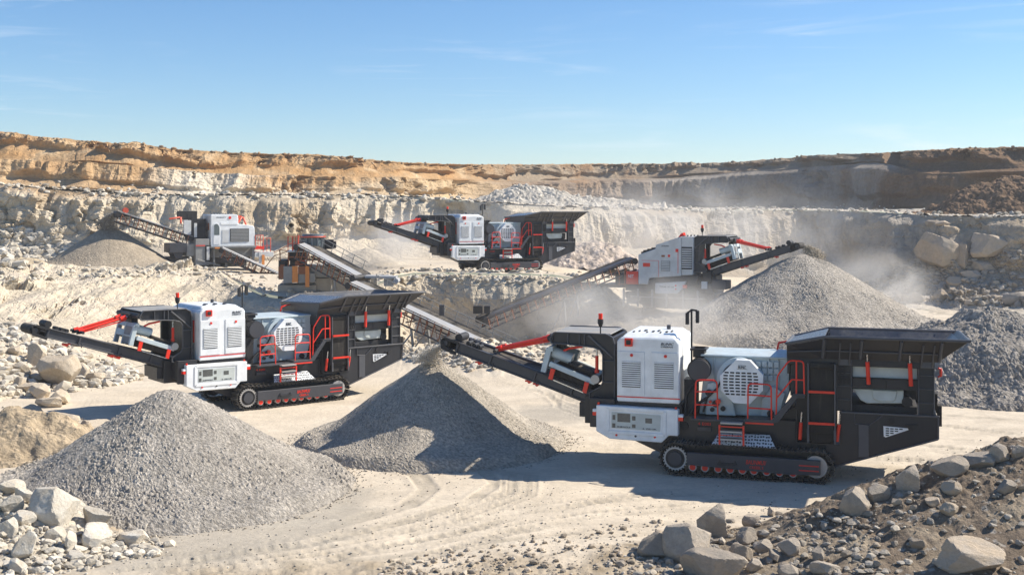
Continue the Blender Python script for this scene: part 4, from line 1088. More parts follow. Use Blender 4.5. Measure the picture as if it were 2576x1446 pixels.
def seg(d0, z0, d1, z1, n, screen=False, zf=None):
    t = np.linspace(0, 1, n)[:, None]
    if screen: d = 1 / ((1 - t) / d0 + t / d1)
    else: d = d0 + (d1 - d0) * t
    k = (d - d0) / (d1 - d0)
    if zf is not None: k2 = zf(k)
    else: k2 = k
    return np.stack([d * rt[None], d, z0 + (z1 - z0) * k2], -1), np.broadcast_to(t, d.shape)
one = np.ones(NC)
sd_ = ud + 3.6; sz = from_y(sy, sd_)
s2d = sd_ + 1.0 + right * 7 * (1 - sstep(xv, 2230, 2300)); s2z = sz + .25
rd = s2d + 4.2; rz = from_y(ry, rd)
md = ld + 5.2; mz = from_y(my, md); uz = np.maximum(uz, mz + .05)
S = {}
S['floor'] = seg(14 * one, 0 * one, fd, fz, 460, True, lambda k: sstep(k, .75, 1.0))
S['ledge'] = seg(fd, fz, ed, ez, 90, False, lambda k: np.where(True, 1 - (1 - k) ** 1.5, k))
S['terrace'] = seg(ed, ez, ld, lz, 46, True)
TAL = lambda k: np.where(k < .58, k / .58 * .36, .36 + (k - .58) / .42 * .64)
S['lower'] = seg(ld, lz, md, mz, 140, False, TAL)
S['bench'] = seg(md, mz, ud, uz, 14)
S['upA'] = seg(ud, uz, sd_, sz, 90, False, TAL)
S['step'] = seg(sd_, sz, s2d, s2z, 8)
S['upB'] = seg(s2d, s2z, rd, rz, 70)

def face_disp(P, t, depth, gully, crag, seedoff, cragscale=.55, keep=(0.0, 0.0)):
    """push a cliff face in and out: gullies, buttresses, cleaved blocks"""
    R, C = P.shape[:2]
    q = P.reshape(-1, 3)
    du = np.gradient(P, axis=1); dv = np.gradient(P, axis=0)
    nrm = np.cross(du, dv); nrm /= np.linalg.norm(nrm, axis=-1)[..., None] + 1e-9
    nrm = np.where(nrm[..., 1:2] > 0, -nrm, nrm)
    nrm[..., 2] *= .10; nrm = (nrm / (np.linalg.norm(nrm, axis=-1)[..., None] + 1e-9)).reshape(-1, 3)
    s = q * np.array([1, .25, .22]) + seedoff
    tr_ = t.ravel()
    rock = sstep(tr_ + fbm(q * np.array([1, 1, .2]) + seedoff, .07, 3) * .55 + fbm(q, .35, 2) * .12, .36, .58)
    g = fbm(s, .09, 3, .5) * 1.4 + (fbm(s * np.array([1, 1, .35]), .27, 3, .5, ridge=True) * .62 + fbm(s * np.array([1, 1, .6]), .95, 3, .55, ridge=True) * .26 * sstep(fbm(q + 77, .12, 3), -.25, .3)) * rock + fbm(s, .5, 3) * .14
    w, wid, wo, w2 = worley(q * np.array([1, .6, .9]) * cragscale + seedoff + fbm(q, .5, 2)[:, None] * .5)
    cid = (wid - .5) + wo[:, 0] * (hash3(np.stack([(wid * 9999).astype(np.int64)] * 3, 1), 7) - .5) * 2.6 + wo[:, 2] * .9
    w, wid2, wo2, _ = worley(q * cragscale * 2.9 + seedoff)
    cid2 = (wid2 - .5) + wo2[:, 0] * (wid2 - .5) * 2.2 + wo2[:, 2] * .8
    fi = fbm(q, 1.6, 4, .6)
    bed = q[:, 2] * 1.15 + fbm(q, .12, 3) * 1.6; saw = bed - np.floor(bed)
    mask = (keep[0] + (1 - keep[0]) * sstep(t, 0, .10)) * (1 - sstep(t, .90, 1.0) * (1 - keep[1]))
    cm = (sstep(fbm(q * np.array([1, .5, .9]) + 31 + seedoff, .15, 3), -.02, .20) * rock).reshape(R, C)
    rk = rock.reshape(R, C)
    amt = (g.reshape(R, C) * gully + cid.reshape(R, C) * crag * cm + cid2.reshape(R, C) * crag * .34 * (.10 * rk + .88 * cm) + fi.reshape(R, C) * crag * (.07 + .12 * rk + .14 * cm) - saw.reshape(R, C) * .05 * rk)
    return P + (nrm * (amt * mask).reshape(-1, 1)).reshape(R, C, 3), g.reshape(R, C), (cid * 1.0).reshape(R, C), cm

XV = np.broadcast_to(xv[None], (1, NC))
def tone(stops, w=None): return np.array(stops, float)
SAND = np.array((.575, .49, .375)); SAND2 = np.array((.485, .405, .30)); CREAM = np.array((.55, .485, .38)); OCHRE = np.array((.43, .275, .14)); BROWN = np.array((.19, .120, .070)); GREY = np.array((.33, .30, .26)); DARKBR = np.array((.27, .17, .095)); RUSTY = np.array((.42, .24, .10))
def lerp(a, b, t): return a + (b - a) * t[..., None]

# --- floor ---------------------------------------------------------------
def gp(x, y, z=0.0):
    d = (CAMH - z) * F_ / (y - YH); return np.array([(x - CX) / F_ * d, d])
TRK = [ # cleated tracks (view line on the ground), half width, kind
    ([(880, 1490), (952, 1436), (1113, 1385), (1277, 1338), (1420, 1312)], .27, 1),
    ([(520, 1500), (700, 1446), (875, 1392), (1010, 1363), (1150, 1340), (1330, 1290)], .20, 1),
    ([(300, 1440), (560, 1400), (760, 1370), (930, 1330), (1080, 1290), (1180, 1262), (1250, 1215), (1210, 1180), (1150, 1160)], .22, 0),
    ([(760, 1335), (900, 1300), (1030, 1268), (1078, 1230), (1050, 1195), (960, 1160)], .30, 0),
    ([(1350, 1290), (1500, 1262), (1600, 1245), (1750, 1238)], .22, 1),
    ([(2140, 1148), (2250, 1155), (2400, 1165), (2500, 1172)], .42, 1),
    ([(2230, 1112), (2330, 1122), (2440, 1132), (2575, 1150)], .22, 1),
    ([(2280, 1062), (2400, 1072), (2500, 1085), (2620, 1100)], .25, 1),
    ([(2250, 1030), (2420, 1046), (2620, 1062)], .25, 0),
    ([(1850, 1330), (2000, 1322), (2150, 1318)], .2, 0),
    ([(300, 1470), (700, 1420), (1000, 1400), (1300, 1355), (1560, 1330)], .15, 0),
    ([(1380, 985), (1450, 1010), (1520, 1040)], .3, 0),
    ([(2250, 765), (2380, 790), (2480, 800), (2600, 815)], .5, 0),
    ([(2200, 790), (2350, 815), (2430, 860)], .5, 0),
    ([(2330, 745), (2480, 775), (2600, 780)], .4, 0),
]
FIRST = [t_[0] for t_ in TRK]
for k in (-4, -2, 0, 2, 5):
    o_ = k * 13 + random.uniform(-5, 5)
    TRK.append(([(-150 + 40 * k, 1545 + o_ * 1.3), (480, 1440 + o_), (980, 1362 + o_ * .85), (1480, 1286 + o_ * .62), (1950 + 30 * k, 1244 + o_ * .5)], random.uniform(.09, .17), k % 3 == 0))
for k in range(5):
    o_ = k * 12
    TRK.append(([(830 + 40 * k, 1150 + 2 * k), (1130 + o_, 1158 + k * 4), (1270 + o_ * 1.6, 1196), (1268 + o_ * 1.5, 1236 + k * 3), (1120 + o_, 1284 + o_ * .6), (760, 1352 + o_), (200, 1440 + o_)], random.uniform(.08, .15), k % 2))
for k in (0, 2, 4, 7):
    TRK.append(([(2120 + 20 * k, 1058 + k * 17), (2350, 1068 + k * 17), (2640, 1086 + k * 20)], random.uniform(.08, .2), k % 2))
for k in range(6):
    TRK.append(([(2180 + 10 * k, 756 + k * 7), (2350, 772 + k * 9), (2640, 790 + k * 12)], random.uniform(.2, .4), 0))
for k in range(5):
    TRK.append(([(1250 + 40 * k, 960 + 6 * k), (1400, 990 + 9 * k), (1600, 1055 + 12 * k), (1750, 1130 + 12 * k)], random.uniform(.1, .2), 0))
P, t = S['floor']; P = P.copy(); q = P.reshape(-1, 3)
near = sstep(q[:, 1], 70, 40)
und = fbm(q, .12, 3) * .10 + fbm(q, .55, 4, .6) * .035 + fbm(q * np.array([.35, 1.2, 1]), 1.6, 3, .6) * .022
P2 = q.copy()
dark = np.zeros(len(q))
for pts, hwid, kind in TRK:
    W = np.array([gp(*p) for p in pts])
    bd = np.full(len(q), 9e9); bs = np.zeros(len(q)); acc = 0
    lo, hi = W.min(0) - 1.5, W.max(0) + 1.5
    sel = np.where((q[:, 0] > lo[0]) & (q[:, 0] < hi[0]) & (q[:, 1] > lo[1]) & (q[:, 1] < hi[1]))[0]
    p = q[sel, :2]; b_ = np.full(len(sel), 9e9); s_ = np.zeros(len(sel))
    for i in range(len(W) - 1):
        a, c = W[i], W[i + 1]; ab = c - a; Ls = np.hypot(*ab)
        k = np.clip(((p - a) @ ab) / Ls ** 2, 0, 1)
        dd = p - a - k[:, None] * ab
        d_ = np.hypot(dd[:, 0], dd[:, 1]); m_ = d_ < b_
        b_ = np.where(m_, d_, b_); s_ = np.where(m_, acc + k * Ls, s_); acc += Ls
    fade = sstep(s_, 0, 1.5) * (1 - sstep(s_, acc - 1.5, acc))
    nz = fbm(np.stack([s_, b_, s_ * 0], 1), .9, 3)
    inside = (1 - sstep(b_, hwid * .75, hwid * 1.05)) * fade
    edge = np.exp(-((b_ - hwid * 1.15) / .10) ** 2) * fade
    if kind: h = -.024 * inside * (.6 + .4 * np.sign(np.sin(s_ * 2 * np.pi / .30))) * sstep(nz, -.45, .1) + edge * .015 * (1 + nz)
    else: h = (-.014 * inside + edge * .014) * (1 + nz) + inside * fbm(q[sel], 4.0, 2) * .016
    und[sel] += h
    dark[sel] = np.maximum(dark[sel], inside * (.62 if len(W) > 0 and pts in FIRST else (.50 if kind else .34)) * sstep(nz, -.5, .3))
# low berms that break the floor
def bump_at(x, y, r, h, el=1.0):
    c = gp(x, y); dx = (q[:, 0] - c[0]) / el; dy = q[:, 1] - c[1]
    return h * np.exp(-(dx ** 2 + dy ** 2) / r ** 2) * (1 + .6 * fbm(q, 1.3, 4, .6))
for (x, y, r, h, el) in ((1220, 905, 2.2, .75, 1.8), (1330, 935, 1.8, .6, 2.0), (1150, 915, 1.5, .55, 1.5), (1650, 1120, 1.4, .10, 3), (1320, 1420, .8, .06, 2.4), (1500, 1390, .9, .07, 2), (1700, 1400, .8, .06, 2), (2390, 1195, 1.2, .14, 2.4), (2230, 880, 3, .3, 2)):
    und += bump_at(x, y, r, h, el)
rough_r = sstep(fbm(q, .35, 3) + sstep(q[:, 1], 29, 25) * .7 + sstep(q[:, 0], -1.5, 3) * .35, .6, 1.0) * (q[:, 1] < 31)
und += rough_r * (fbm(q, 1.2, 4, .6) * .06 + fbm(q, 5.0, 3, .6) * .045 + .01)
P2[:, 2] += und * sstep(q[:, 1], 12, 16)
P = P2.reshape(P.shape)
c = lerp(SAND + 0 * q, SAND2, sstep(fbm(q * np.array([.5, 1.3, 1]), .28, 4, .6), -.1, .55) * .55)
c = lerp(c, np.array((.64, .56, .44)), sstep(fbm(q * np.array([.4, 1.6, 1]) + 9, .4, 4, .6), .05, .5) * .6)
c = lerp(c, np.array((.30, .235, .155)), rough_r * (.60 + .4 * sstep(fbm(q, 1.2, 4), -.1, .3)))
c = c * (1 + fbm(q * np.array([.6, 1.5, 1]), 1.1, 5, .65) * .22)[:, None]
c = lerp(c, np.array((.29, .25, .19)), dark)
gspill = np.zeros(len(q))
for (x, y, r) in ((430, 1290, 5.4), (1080, 1100, 4.8), (2000, 840, 8.2), (1420, 1040, 2.4)):
    cc = gp(x, y); gspill = np.maximum(gspill, sstep(-np.hypot(q[:, 0] - cc[0], q[:, 1] - cc[1]) + fbm(q, .9, 4, .6) * 1.2, -r, -r + 1.3))
c = lerp(c, np.array((.30, .275, .23)), gspill * .55)
cc = gp(1690, 820); c = lerp(c, np.array((.30, .255, .20)), sstep(-np.hypot((q[:, 0] - cc[0]) * .6, q[:, 1] - cc[1]) + fbm(q, .5, 4, .6) * 2, -7, -3) * .8)  # dark dirt under the hooded crusher, with its shadow mixed into the colour
# finished floor surface, kept for the terrain lookup
floorP = P
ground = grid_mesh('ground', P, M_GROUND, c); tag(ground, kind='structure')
TOPS = [floorP]
def add_face(name, key, depth, gully, crag, so, colf, cs=.55, keep=(0, 0), mat=M_CLIFF, smooth=False):
    P, t = S[key]
    D, g, cid, cm = face_disp(P, t, depth, gully, crag, so, cs, keep)
    q = D.reshape(-1, 3)
    X = np.broadcast_to(xv[None], t.shape).ravel()
    c = colf(X, t.ravel(), q, g.ravel(), cid.ravel())
    TOPS.append(D)
    return D, c
def col_ledge(X, t, q, g, cid):
    c = lerp(np.array((.54, .46, .34)) + 0 * q, SAND, sstep(fbm(q, .3, 3), -.2, .3))
    c = lerp(c, SAND2 * .9, sstep(fbm(q + 5, .25, 4), .1, .5) * .6)
    c = lerp(c, GREY * 1.25, sstep(X, 1420, 1600) * .5)
    return c
LD, lc = add_face('quarry_ledge', 'ledge', 1, .95, .55, 3.0, col_ledge)
def shift_only(key, amp=.08, src=None):
    P, t = S[key]; P = P.copy(); q = P.reshape(-1, 3)
    P[..., 2] += (fbm(q, .5, 4, .6) * amp).reshape(t.shape) * np.sin(np.clip(t, 0, 1) * np.pi) ** .3
    return P, t
def stitch(P, first=None, last=None, n=6):
    P = P.copy()
    if first is not None: d0 = first - P[0]; P[:n] += d0[None] * np.linspace(1, 0, n)[:, None, None]
    if last is not None: d1 = last - P[-1]; P[-n:] += d1[None] * np.linspace(0, 1, n)[:, None, None]
    return P
def col_flat(P):
    q = P.reshape(-1, 3)
    c = lerp(SAND + 0 * q, SAND2, sstep(fbm(q * np.array([.5, 1.3, 1]), .2, 4, .6), -.1, .5) * .5)
    return lerp(c, np.array((.62, .55, .43)), sstep(fbm(q * np.array([.3, 1.6, 1]) + 4, .3, 4), 0, .5) * .6)
ledge = grid_mesh('terrain_ledge', LD, M_CLIFF, lc, smooth=False); tag(ledge, kind='structure')
TP, tt = shift_only('terrace', .10); TP = stitch(TP, LD[-1])
# rubble lip on the terrace edge
lip = np.exp(-((np.arange(TP.shape[0]) - 2.0) / 2.2) ** 2)[:, None]
TP[..., 2] += lip * (.28 + .30 * fbm(TP.reshape(-1, 3), .9, 3).reshape(tt.shape)) * (xv < 1500)[None]
terr = grid_mesh('ground_terrace', TP, M_GROUND, col_flat(TP)); tag(terr, kind='structure'); TOPS.append(TP)
def col_lower(X, t, q, g, cid):
    left = np.array((.57, .49, .37))
    c = lerp(left + 0 * q, np.array((.45, .355, .24)), sstep(fbm(q * np.array([1, 1, .4]), .22, 4, .6), -.1, .3))
    c = lerp(c, SAND, (1 - sstep(t, .15, .4)) * .6)
    rr = sstep(X, 1350, 1750)
    gr = lerp(np.array((.40, .365, .315)) + 0 * q, np.array((.33, .27, .20)), sstep(fbm(q * np.array([1, 1, .5]), .18, 4), -.1, .4))
    gr = lerp(gr, np.array((.42, .33, .22)), sstep(X, 2150, 2400) * sstep(t, .2, .6) * .6)
    c = lerp(c, gr, rr)
    return lerp(c, RUSTY, sstep(t, .90, .99) * (1 - sstep(X, 250, 420)) * .5)
LO, loc_ = add_face('lower_cliff', 'lower', 1, 2.1, 1.1, 11.0, col_lower, cs=.34)
LO = stitch(LO, TP[-1])
lower = grid_mesh('lower_quarry_cliff', LO, M_CLIFF, loc_, smooth=False); tag(lower, kind='structure')
BP, bt = shift_only('bench', .25); BP = stitch(BP, LO[-1], None, 5)
BP[..., 2] += .28 * np.exp(-((np.arange(14) - 1.0) / 1.6) ** 2)[:, None] * (.4 + fbm(BP.reshape(-1, 3), 1.1, 4, .65).reshape(bt.shape) * 1.6)
def col_upA(X, t, q, g, cid):
    oc = lerp(np.array((.53, .41, .27)) + 0 * q, OCHRE, np.clip(sstep(t + fbm(q, .10, 4, .6) * .8, .45, .95), 0, 1))
    oc = lerp(oc, lerp(OCHRE + 0 * q, np.array((.54, .38, .215)), sstep(fbm(q, .3, 3), -.3, .4)), (1 - sstep(X, 350, 800)) * .85)
    oc = lerp(oc, np.array((.64, .575, .46)), sstep(fbm(q * np.array([1, 1, .5]) + 3, .10, 3), .0, .22) * .85 * sstep(X, 300, 500) * (1 - sstep(X, 1000, 1200)))
    oc = lerp(oc, np.array((.50, .37, .22)), sstep(X, 880, 1080) * .85)
    gr = lerp(np.array((.29, .25, .205)) + 0 * q, DARKBR, np.clip(sstep(fbm(q, .12, 3), 0, .5) * .7 + (1 - sstep(X, 1450, 1750)) * .6, 0, 1))
    br = lerp(BROWN + 0 * q, DARKBR, sstep(fbm(q * np.array([1, 1, .6]), .16, 4), -.2, .4))
    c = lerp(oc, gr, sstep(X, 1120, 1320)); return lerp(c, br, sstep(X + 90 * fbm(q, .2, 2) - t * 90, 2130, 2190))
LFT = 1 - sstep(xv, 1050, 1300)[None]
UA, ua = add_face('', 'upA', 1, 2.5, 1.35, 23., col_upA, cs=.27, keep=(0, LFT))
UA = stitch(UA, BP[-1])
def col_upB(X, t, q, g, cid):
    oc = lerp(OCHRE + 0 * q, RUSTY, sstep(fbm(q * np.array([.6, .6, 2]), .25, 4), -.1, .4))
    oc = lerp(oc, np.array((.62, .47, .29)), sstep(fbm(q + 8, .3, 4), .05, .45) * .8)
    gr = lerp(np.array((.30, .235, .165)) + 0 * q, DARKBR, sstep(fbm(q, .2, 3), -.1, .4))
    br = lerp(BROWN + 0 * q, DARKBR, sstep(fbm(q * np.array([1, 1, .6]), .2, 4), -.2, .4))
    c = lerp(oc, gr, sstep(X, 1120, 1320)); c = lerp(c, br, sstep(X, 2130, 2260))
    return lerp(c, RUSTY * .8, sstep(t, .86, 1.0) * .6)
UB, ub = add_face('', 'upB', 1, 2.5, 1.35, 23., col_upB, cs=.27, keep=(LFT, .06))
ST = S['step'][0].copy(); ST = stitch(ST, UA[-1], UB[0], 4)
stc = col_upB(np.broadcast_to(xv[None], ST.shape[:2]).ravel(), np.zeros(ST.shape[0] * NC), ST.reshape(-1, 3), None, None)
bench = grid_mesh('cliff_bench', BP, M_CLIFF, lerp(col_flat(BP), GREY * 1.1, np.broadcast_to(right[None] * .6, BP.shape[:2]).ravel()), smooth=False); tag(bench, kind='structure')
UU = np.concatenate([UA, ST[1:-1], UB], 0); uc = np.concatenate([ua.reshape(*UA.shape), stc.reshape(*ST.shape)[1:-1], ub.reshape(*UB.shape)], 0)
upper = grid_mesh('upper_quarry_cliff', UU, M_CLIFF, uc, smooth=False); tag(upper, kind='structure')
TOPS += [LO, BP, UU]
# plateau behind the rim: uneven, then out to the horizon
ds = [0, .6, 1.4, 2.4, 4, 7, 12, 20, 60, 150, 300, 520]
PL = []
for k, dd in enumerate(ds):
    base = UB[-1].copy(); d2 = rd + dd
    base[:, 0] += rt * dd; base[:, 1] += dd
    if 0 < k < 9: base[:, 2] += .30 * fbm(base, .7, 4, .65) + .05
    if k >= 9: base[:, 2] = 12.0
    PL.append(base)
PL = np.array(PL)
qq = PL.reshape(-1, 3)
plateau = grid_mesh('plateau', PL, M_CLIFF, lerp(np.array((.40, .27, .15)) + 0 * qq, DARKBR, sstep(np.broadcast_to(xv[None], PL.shape[:2]).ravel(), 1200, 2200)), smooth=False); tag(plateau, kind='structure')

# column-wise lookup of the finished terrain
ALL = np.concatenate([floorP, LD[1:], TP[1:], LO[1:], BP[1:], UU[1:]], 0)
AY = ALL[..., 1]; AZ = ALL[..., 2]; AX = ALL[..., 0]
PYV = YH + F_ * (CAMH - AZ) / AY
def hit(x, y):
    """terrain point seen at view position (x, y)"""
    c = int(np.clip(round((x - xv[0]) / 2.6), 0, NC - 1))
    col = PYV[:, c]; i = np.argmax(col <= y)
    return Vector((AX[i, c], AY[i, c], AZ[i, c]))
def ground_z(X, Y):
    x = CX + F_ * X / Y
    c = int(np.clip(round((x - xv[0]) / 2.6), 0, NC - 1))
    i = int(np.argmax(AY[:, c] >= Y))
    return float(AZ[i, c])
# ------------------------------------------------------------------ gravel piles
M_GRAVEL = earth_mat('grey_gravel', bump=.8, fine=9.0, pebble=0.0, mottle=.22)
M_SANDP = earth_mat('sand_heap', bump=.6, fine=7.0, mottle=.20)
M_ROCK = None
def pile(name, label, X, Y, z0, r, h, tone_, cell, stone, cat='gravel pile', group=None, lump=.25, rings=None, peak=.35, mat=None, ell=1.0, rot=0.0, var=.35, skew=0.0):
    R = int(r * 1.12 / cell); C = int(2 * math.pi * r * .75 / cell)
    R, C = min(R, 260), min(C, 1300)
    rr = (np.linspace(0.003, 1, R) ** .9)[:, None]; th = np.linspace(0, 2 * np.pi, C, endpoint=False)[None]
    edge = 1 + .05 * fbm(np.stack([np.cos(th[0]) * 2, np.sin(th[0]) * 2, th[0] * 0 + X], 1), 1.0, 4)[None]
    rad = rr * r * 1.12 * edge
    xx = rad * np.cos(th) * ell; yy = rad * np.sin(th)
    k = rr * 1.12
    hh = h * (1 - np.sqrt(k ** 2 + (peak * .25) ** 2) + .12 * sstep(k, .75, 1.12) * 1.2) + 0 * th
    q = np.stack([xx + X, yy + Y, np.broadcast_to(hh, xx.shape)], -1).reshape(-1, 3)
    hh = hh.ravel() + fbm(q, .5, 3) * lump * .5 + fbm(q, 1.6, 3) * lump * .22
    hh -= sstep(k + 0 * th, 1.0, 1.12).ravel() * (.10 + .03 * h)
    w, wid, wo, _ = worley(np.stack([q[:, 0] * 1.0, q[:, 1], hh * 1.0], 1) / stone)
    w2, wid2, _, _ = worley(np.stack([q[:, 0], q[:, 1], hh], 1) / (stone * 2.1) + 7)
    big = (wid2 > .72)
    bmp = (1.0 if mat is None else .35) * np.sqrt(np.clip(.36 - w ** 2, 0, 1)) * stone * .55 * (.5 + wid) + (1 if mat is None else .4) * big * np.sqrt(np.clip(.2 - w2 ** 2, 0, 1)) * stone * 1.6
    bmp = bmp * (.45 + 1.1 * sstep(fbm(q, .45, 3), -.3, .35)) * (.8 + .6 * np.clip(k + 0 * th, 0, 1).ravel() ** 2)
    hh = hh + bmp
    P = np.stack([xx.ravel(), yy.ravel(), hh], 1)
    rad_ = np.stack([(np.cos(th) * 5 + 0 * k).ravel(), (np.sin(th) * 5 + 0 * k).ravel(), (k * 1.3 + 0 * th).ravel()], 1)
    shade = (1 + (wid - .5) * 2 * var) * (1 + .20 * fbm(rad_ + X, 1.0, 4, .6)) * (1 + .14 * fbm(q, .6, 3))
    c = np.array(tone_) * shade[:, None]
    c = np.where((wid2 > .9)[:, None] & (w2 < .4)[:, None], c * 1.25, c)
    o = grid_mesh(name, P.reshape(R, C, 3), mat or M_GRAVEL, c, smooth=False, wrap=True)
    o.location = (X, Y, z0); tag(o, label, cat, group)
    bv = BVHTree.FromPolygons((P + np.array([X, Y, z0]))[::1].tolist(), [], ) if False else None
    return o
GP = 'crushed gravel piles'
GT = (.30, .285, .262)
pile('gravel_pile', 'big round grey gravel pile in the left foreground, coarse stones, nothing pouring on it', -9.15, 32.0, 0, 4.5, 2.80, (.45, .405, .345), .030, .055, group=GP, lump=.16)
pile('gravel_pile', 'middle grey gravel pile half in shadow, gravel pouring from the nearest crusher conveyor', -2.50, 37.8, 0, 3.95, 2.85, (.47, .415, .34), .034, .036, group=GP, lump=.14)
pile('gravel_pile', 'highest gravel cone behind the nearest crusher, sand pouring on its top', 17.0, 69.5, .1, 8.3, 5.0, (.42, .375, .315), .055, .060, group=GP, lump=.30)
pile('sand_pile', 'fine sand coloured cone under the left screening plant conveyor on the terrace', -28.0, 83.0, 3.0, 5.0, 3.35, (.35, .29, .215), .07, .09, cat='sand pile', group=GP, lump=.16, mat=M_SANDP, var=.12)
pile('sand_pile', 'small twin topped sand heap between the long conveyor and the farthest crusher', -11.3, 92.0, 3.0, 3.0, 1.35, (.50, .43, .33), .08, .10, cat='sand pile', lump=.4, mat=M_SANDP, var=.1)
pile('gravel_pile', 'dark coarse gravel heap at the right edge behind the nearest crusher', 20.6, 50.6, 0, 7.2, 5.1, (.38, .34, .29), .05, .12, group=GP, lump=.8, peak=1.6)
pile('gravel_pile', 'long pale grey rubble heap on the bench below the far cliff', 1.8, 128.0, from_y(517, 128) - .3, 6.6, 3.7, (.55, .50, .42), .12, .35, group=GP, lump=.9, ell=1.3, peak=1.4)
pile('gravel_pile', 'low spread of pale rubble tailing off right of the far rubble heap', 8.6, 131.0, from_y(519, 131) - .3, 5.4, 1.9, (.54, .48, .39), .12, .35, group=GP, lump=.8, ell=1.5, peak=1.4)
pile('rubble_heap', 'lumpy cream rubble heap right of the farthest crusher tail', 6.3, 92.0, 2.9, 4.3, 2.7, (.62, .51, .41), .08, .30, cat='rubble heap', lump=1.3, ell=1.15, peak=1.3, mat=M_SANDP)
pile('sand_mound', 'tan sand mound in front of the left sand cone on the terrace edge', -32.5, 77.8, 2.8, 4.0, 2.3, (.52, .42, .28), .07, .12, cat='sand mound', lump=.7, ell=1.2, peak=1.8, mat=M_SANDP, var=.12)
pile('dirt_mound', 'tan dirt mound with stones at the left edge behind the big foreground pile', -15.6, 37.0, 0, 2.9, 1.9, (.42, .33, .22), .04, .10, cat='dirt mound', lump=1.1, ell=1.25, peak=1.8, mat=M_SANDP, var=.12)
pile('dirt_mound', 'reddish brown dirt mound at the right edge on the bench above the huge blocks', 46.5, 112, from_y(545, 112) - .3, 9.5, 6.5, (.20, .13, .08), .12, .3, cat='dirt mound', lump=1.6, peak=1.6, mat=M_SANDP)
pile('sand_mound', 'shaded dirt mound under the dusty white crusher', 9.0, 70.5, .2, 4.2, 1.5, (.34, .30, .24), .07, .12, cat='sand mound', lump=.9, ell=1.5, peak=1.8, mat=M_SANDP, var=.15)

# heaped banks in the front corners: height fields with their own surface
def bank(name, label, cat, x0, x1, y0, y1, hf, cell, colf, mat):
    xs = np.arange(x0, x1, cell); ys = np.arange(y0, y1, cell)
    X, Y = np.meshgrid(xs, ys)
    q = np.stack([X.ravel(), Y.ravel(), 0 * X.ravel()], 1)
    h = hf(q)
    q[:, 2] = h
    c = colf(q)
    o = grid_mesh(name, q.reshape(*X.shape, 3), mat, c, smooth=False); tag(o, label, cat)
    def zat(x, y):
        i = int(round((y - y0) / cell)); j = int(round((x - x0) / cell))
        if 0 <= i < len(ys) and 0 <= j < len(xs): return float(q[i * len(xs) + j, 2])
        return -1
    return o, zat
def h_right(q):
    x, y = q[:, 0], q[:, 1]
    ridge = 27.3 + .15 * (x - 8)
    top = np.interp(x, [1.5, 3.5, 5.5, 7.0, 8.5, 10, 11.6, 15], [-.15, .05, .32, .85, 1.3, 1.75, 2.15, 2.7])
    prof = np.where(y > ridge, np.exp(-((y - ridge) / (.9 + .45 * top)) ** 2), np.exp(-((y - ridge) / 3.4) ** 2))
    h = top * prof - .12
    stones, wid, wo, _ = worley(np.stack([x, y, h], 1) / .16)
    am = np.clip(top, 0, 1)
    h = h + (fbm(q, .8, 4, .6) * .30 + fbm(q, 3.0, 3, .6) * .07) * (.35 + am) * prof * sstep(x, 3.2, 5.5) + np.sqrt(np.clip(.3 - stones ** 2, 0, 1)) * .07 * (wid > .78) * prof
    edge = sstep(x, 1.5, 3) ; return h * edge - .1 * (1 - edge)
def c_right(q):
    c = lerp(np.array((.20, .155, .112)) + 0 * q, np.array((.37, .30, .215)), sstep(fbm(q + 3, .7, 4, .6), -.1, .40))
    w, wid, _, _ = worley(np.stack([q[:, 0], q[:, 1], q[:, 2] * .6], 1) / .16)
    c = np.where(((wid > .86) & (w < .42))[:, None], np.array((.36, .32, .27)), c)
    return lerp(c, np.array((.29, .235, .17)), (1 - sstep(q[:, 0], 5.0, 7.0)) * .8)
bankR, zR = bank('earth_bank', 'brown earth bank full of stones filling the bottom right corner', 'earth bank', 1.2, 15.5, 21.0, 31.5, h_right, .040, c_right, earth_mat('brown_stony_earth', bump=.6, fine=9.0, mottle=.25))
def h_left(q):
    x, y = q[:, 0], q[:, 1]
    top = np.interp(x, [-16, -12, -10.6, -9.6, -8.4, -7.2], [1.5, 1.0, .82, .40, .08, -.15])
    ridge = 27.9
    prof = np.where(y > ridge, np.exp(-((y - ridge) / 1.1) ** 2), np.exp(-((y - ridge) / 3.0) ** 2))
    h = top * prof - .10
    w, wid, _, _ = worley(np.stack([x, y, h], 1) / .2)
    return h + fbm(q, 1.0, 4, .6) * .18 * np.clip(top, 0, 1) + np.sqrt(np.clip(.3 - w ** 2, 0, 1)) * .10 * (wid > .3) * np.clip(top * 2, 0, 1)
def c_left(q):
    c = lerp(np.array((.56, .50, .40)) + 0 * q, np.array((.48, .37, .25)), sstep(fbm(q, .9, 4), 0, .4))
    w, wid, _, _ = worley(q / .2); return c * (1 + (wid - .5) * .35)[:, None]
bankL, zL = bank('rubble_bank', 'pale rubble bank under the white boulders in the bottom left corner', 'rubble bank', -16.5, -7.0, 23.5, 31.5, h_left, .045, c_left, earth_mat('pale_rubble_earth', bump=.6, fine=9.0, mottle=.2))

def top_z(X, Y):
    return max(ground_z(X, Y), zR(X, Y), zL(X, Y))
def view_hit(x, y):
    """march the view line over ground and banks"""
    r = (x - CX) / F_; s = -(y - YH) / F_
    d = 21.0; g_ = hit(x, y)
    while d < min(34, g_.y):
        z = CAMH + s * d
        if z <= max(zR(r * d, d), zL(r * d, d)): 
            return Vector((r * d, d, max(zR(r * d, d), zL(r * d, d))))
        d += .05
    return g_

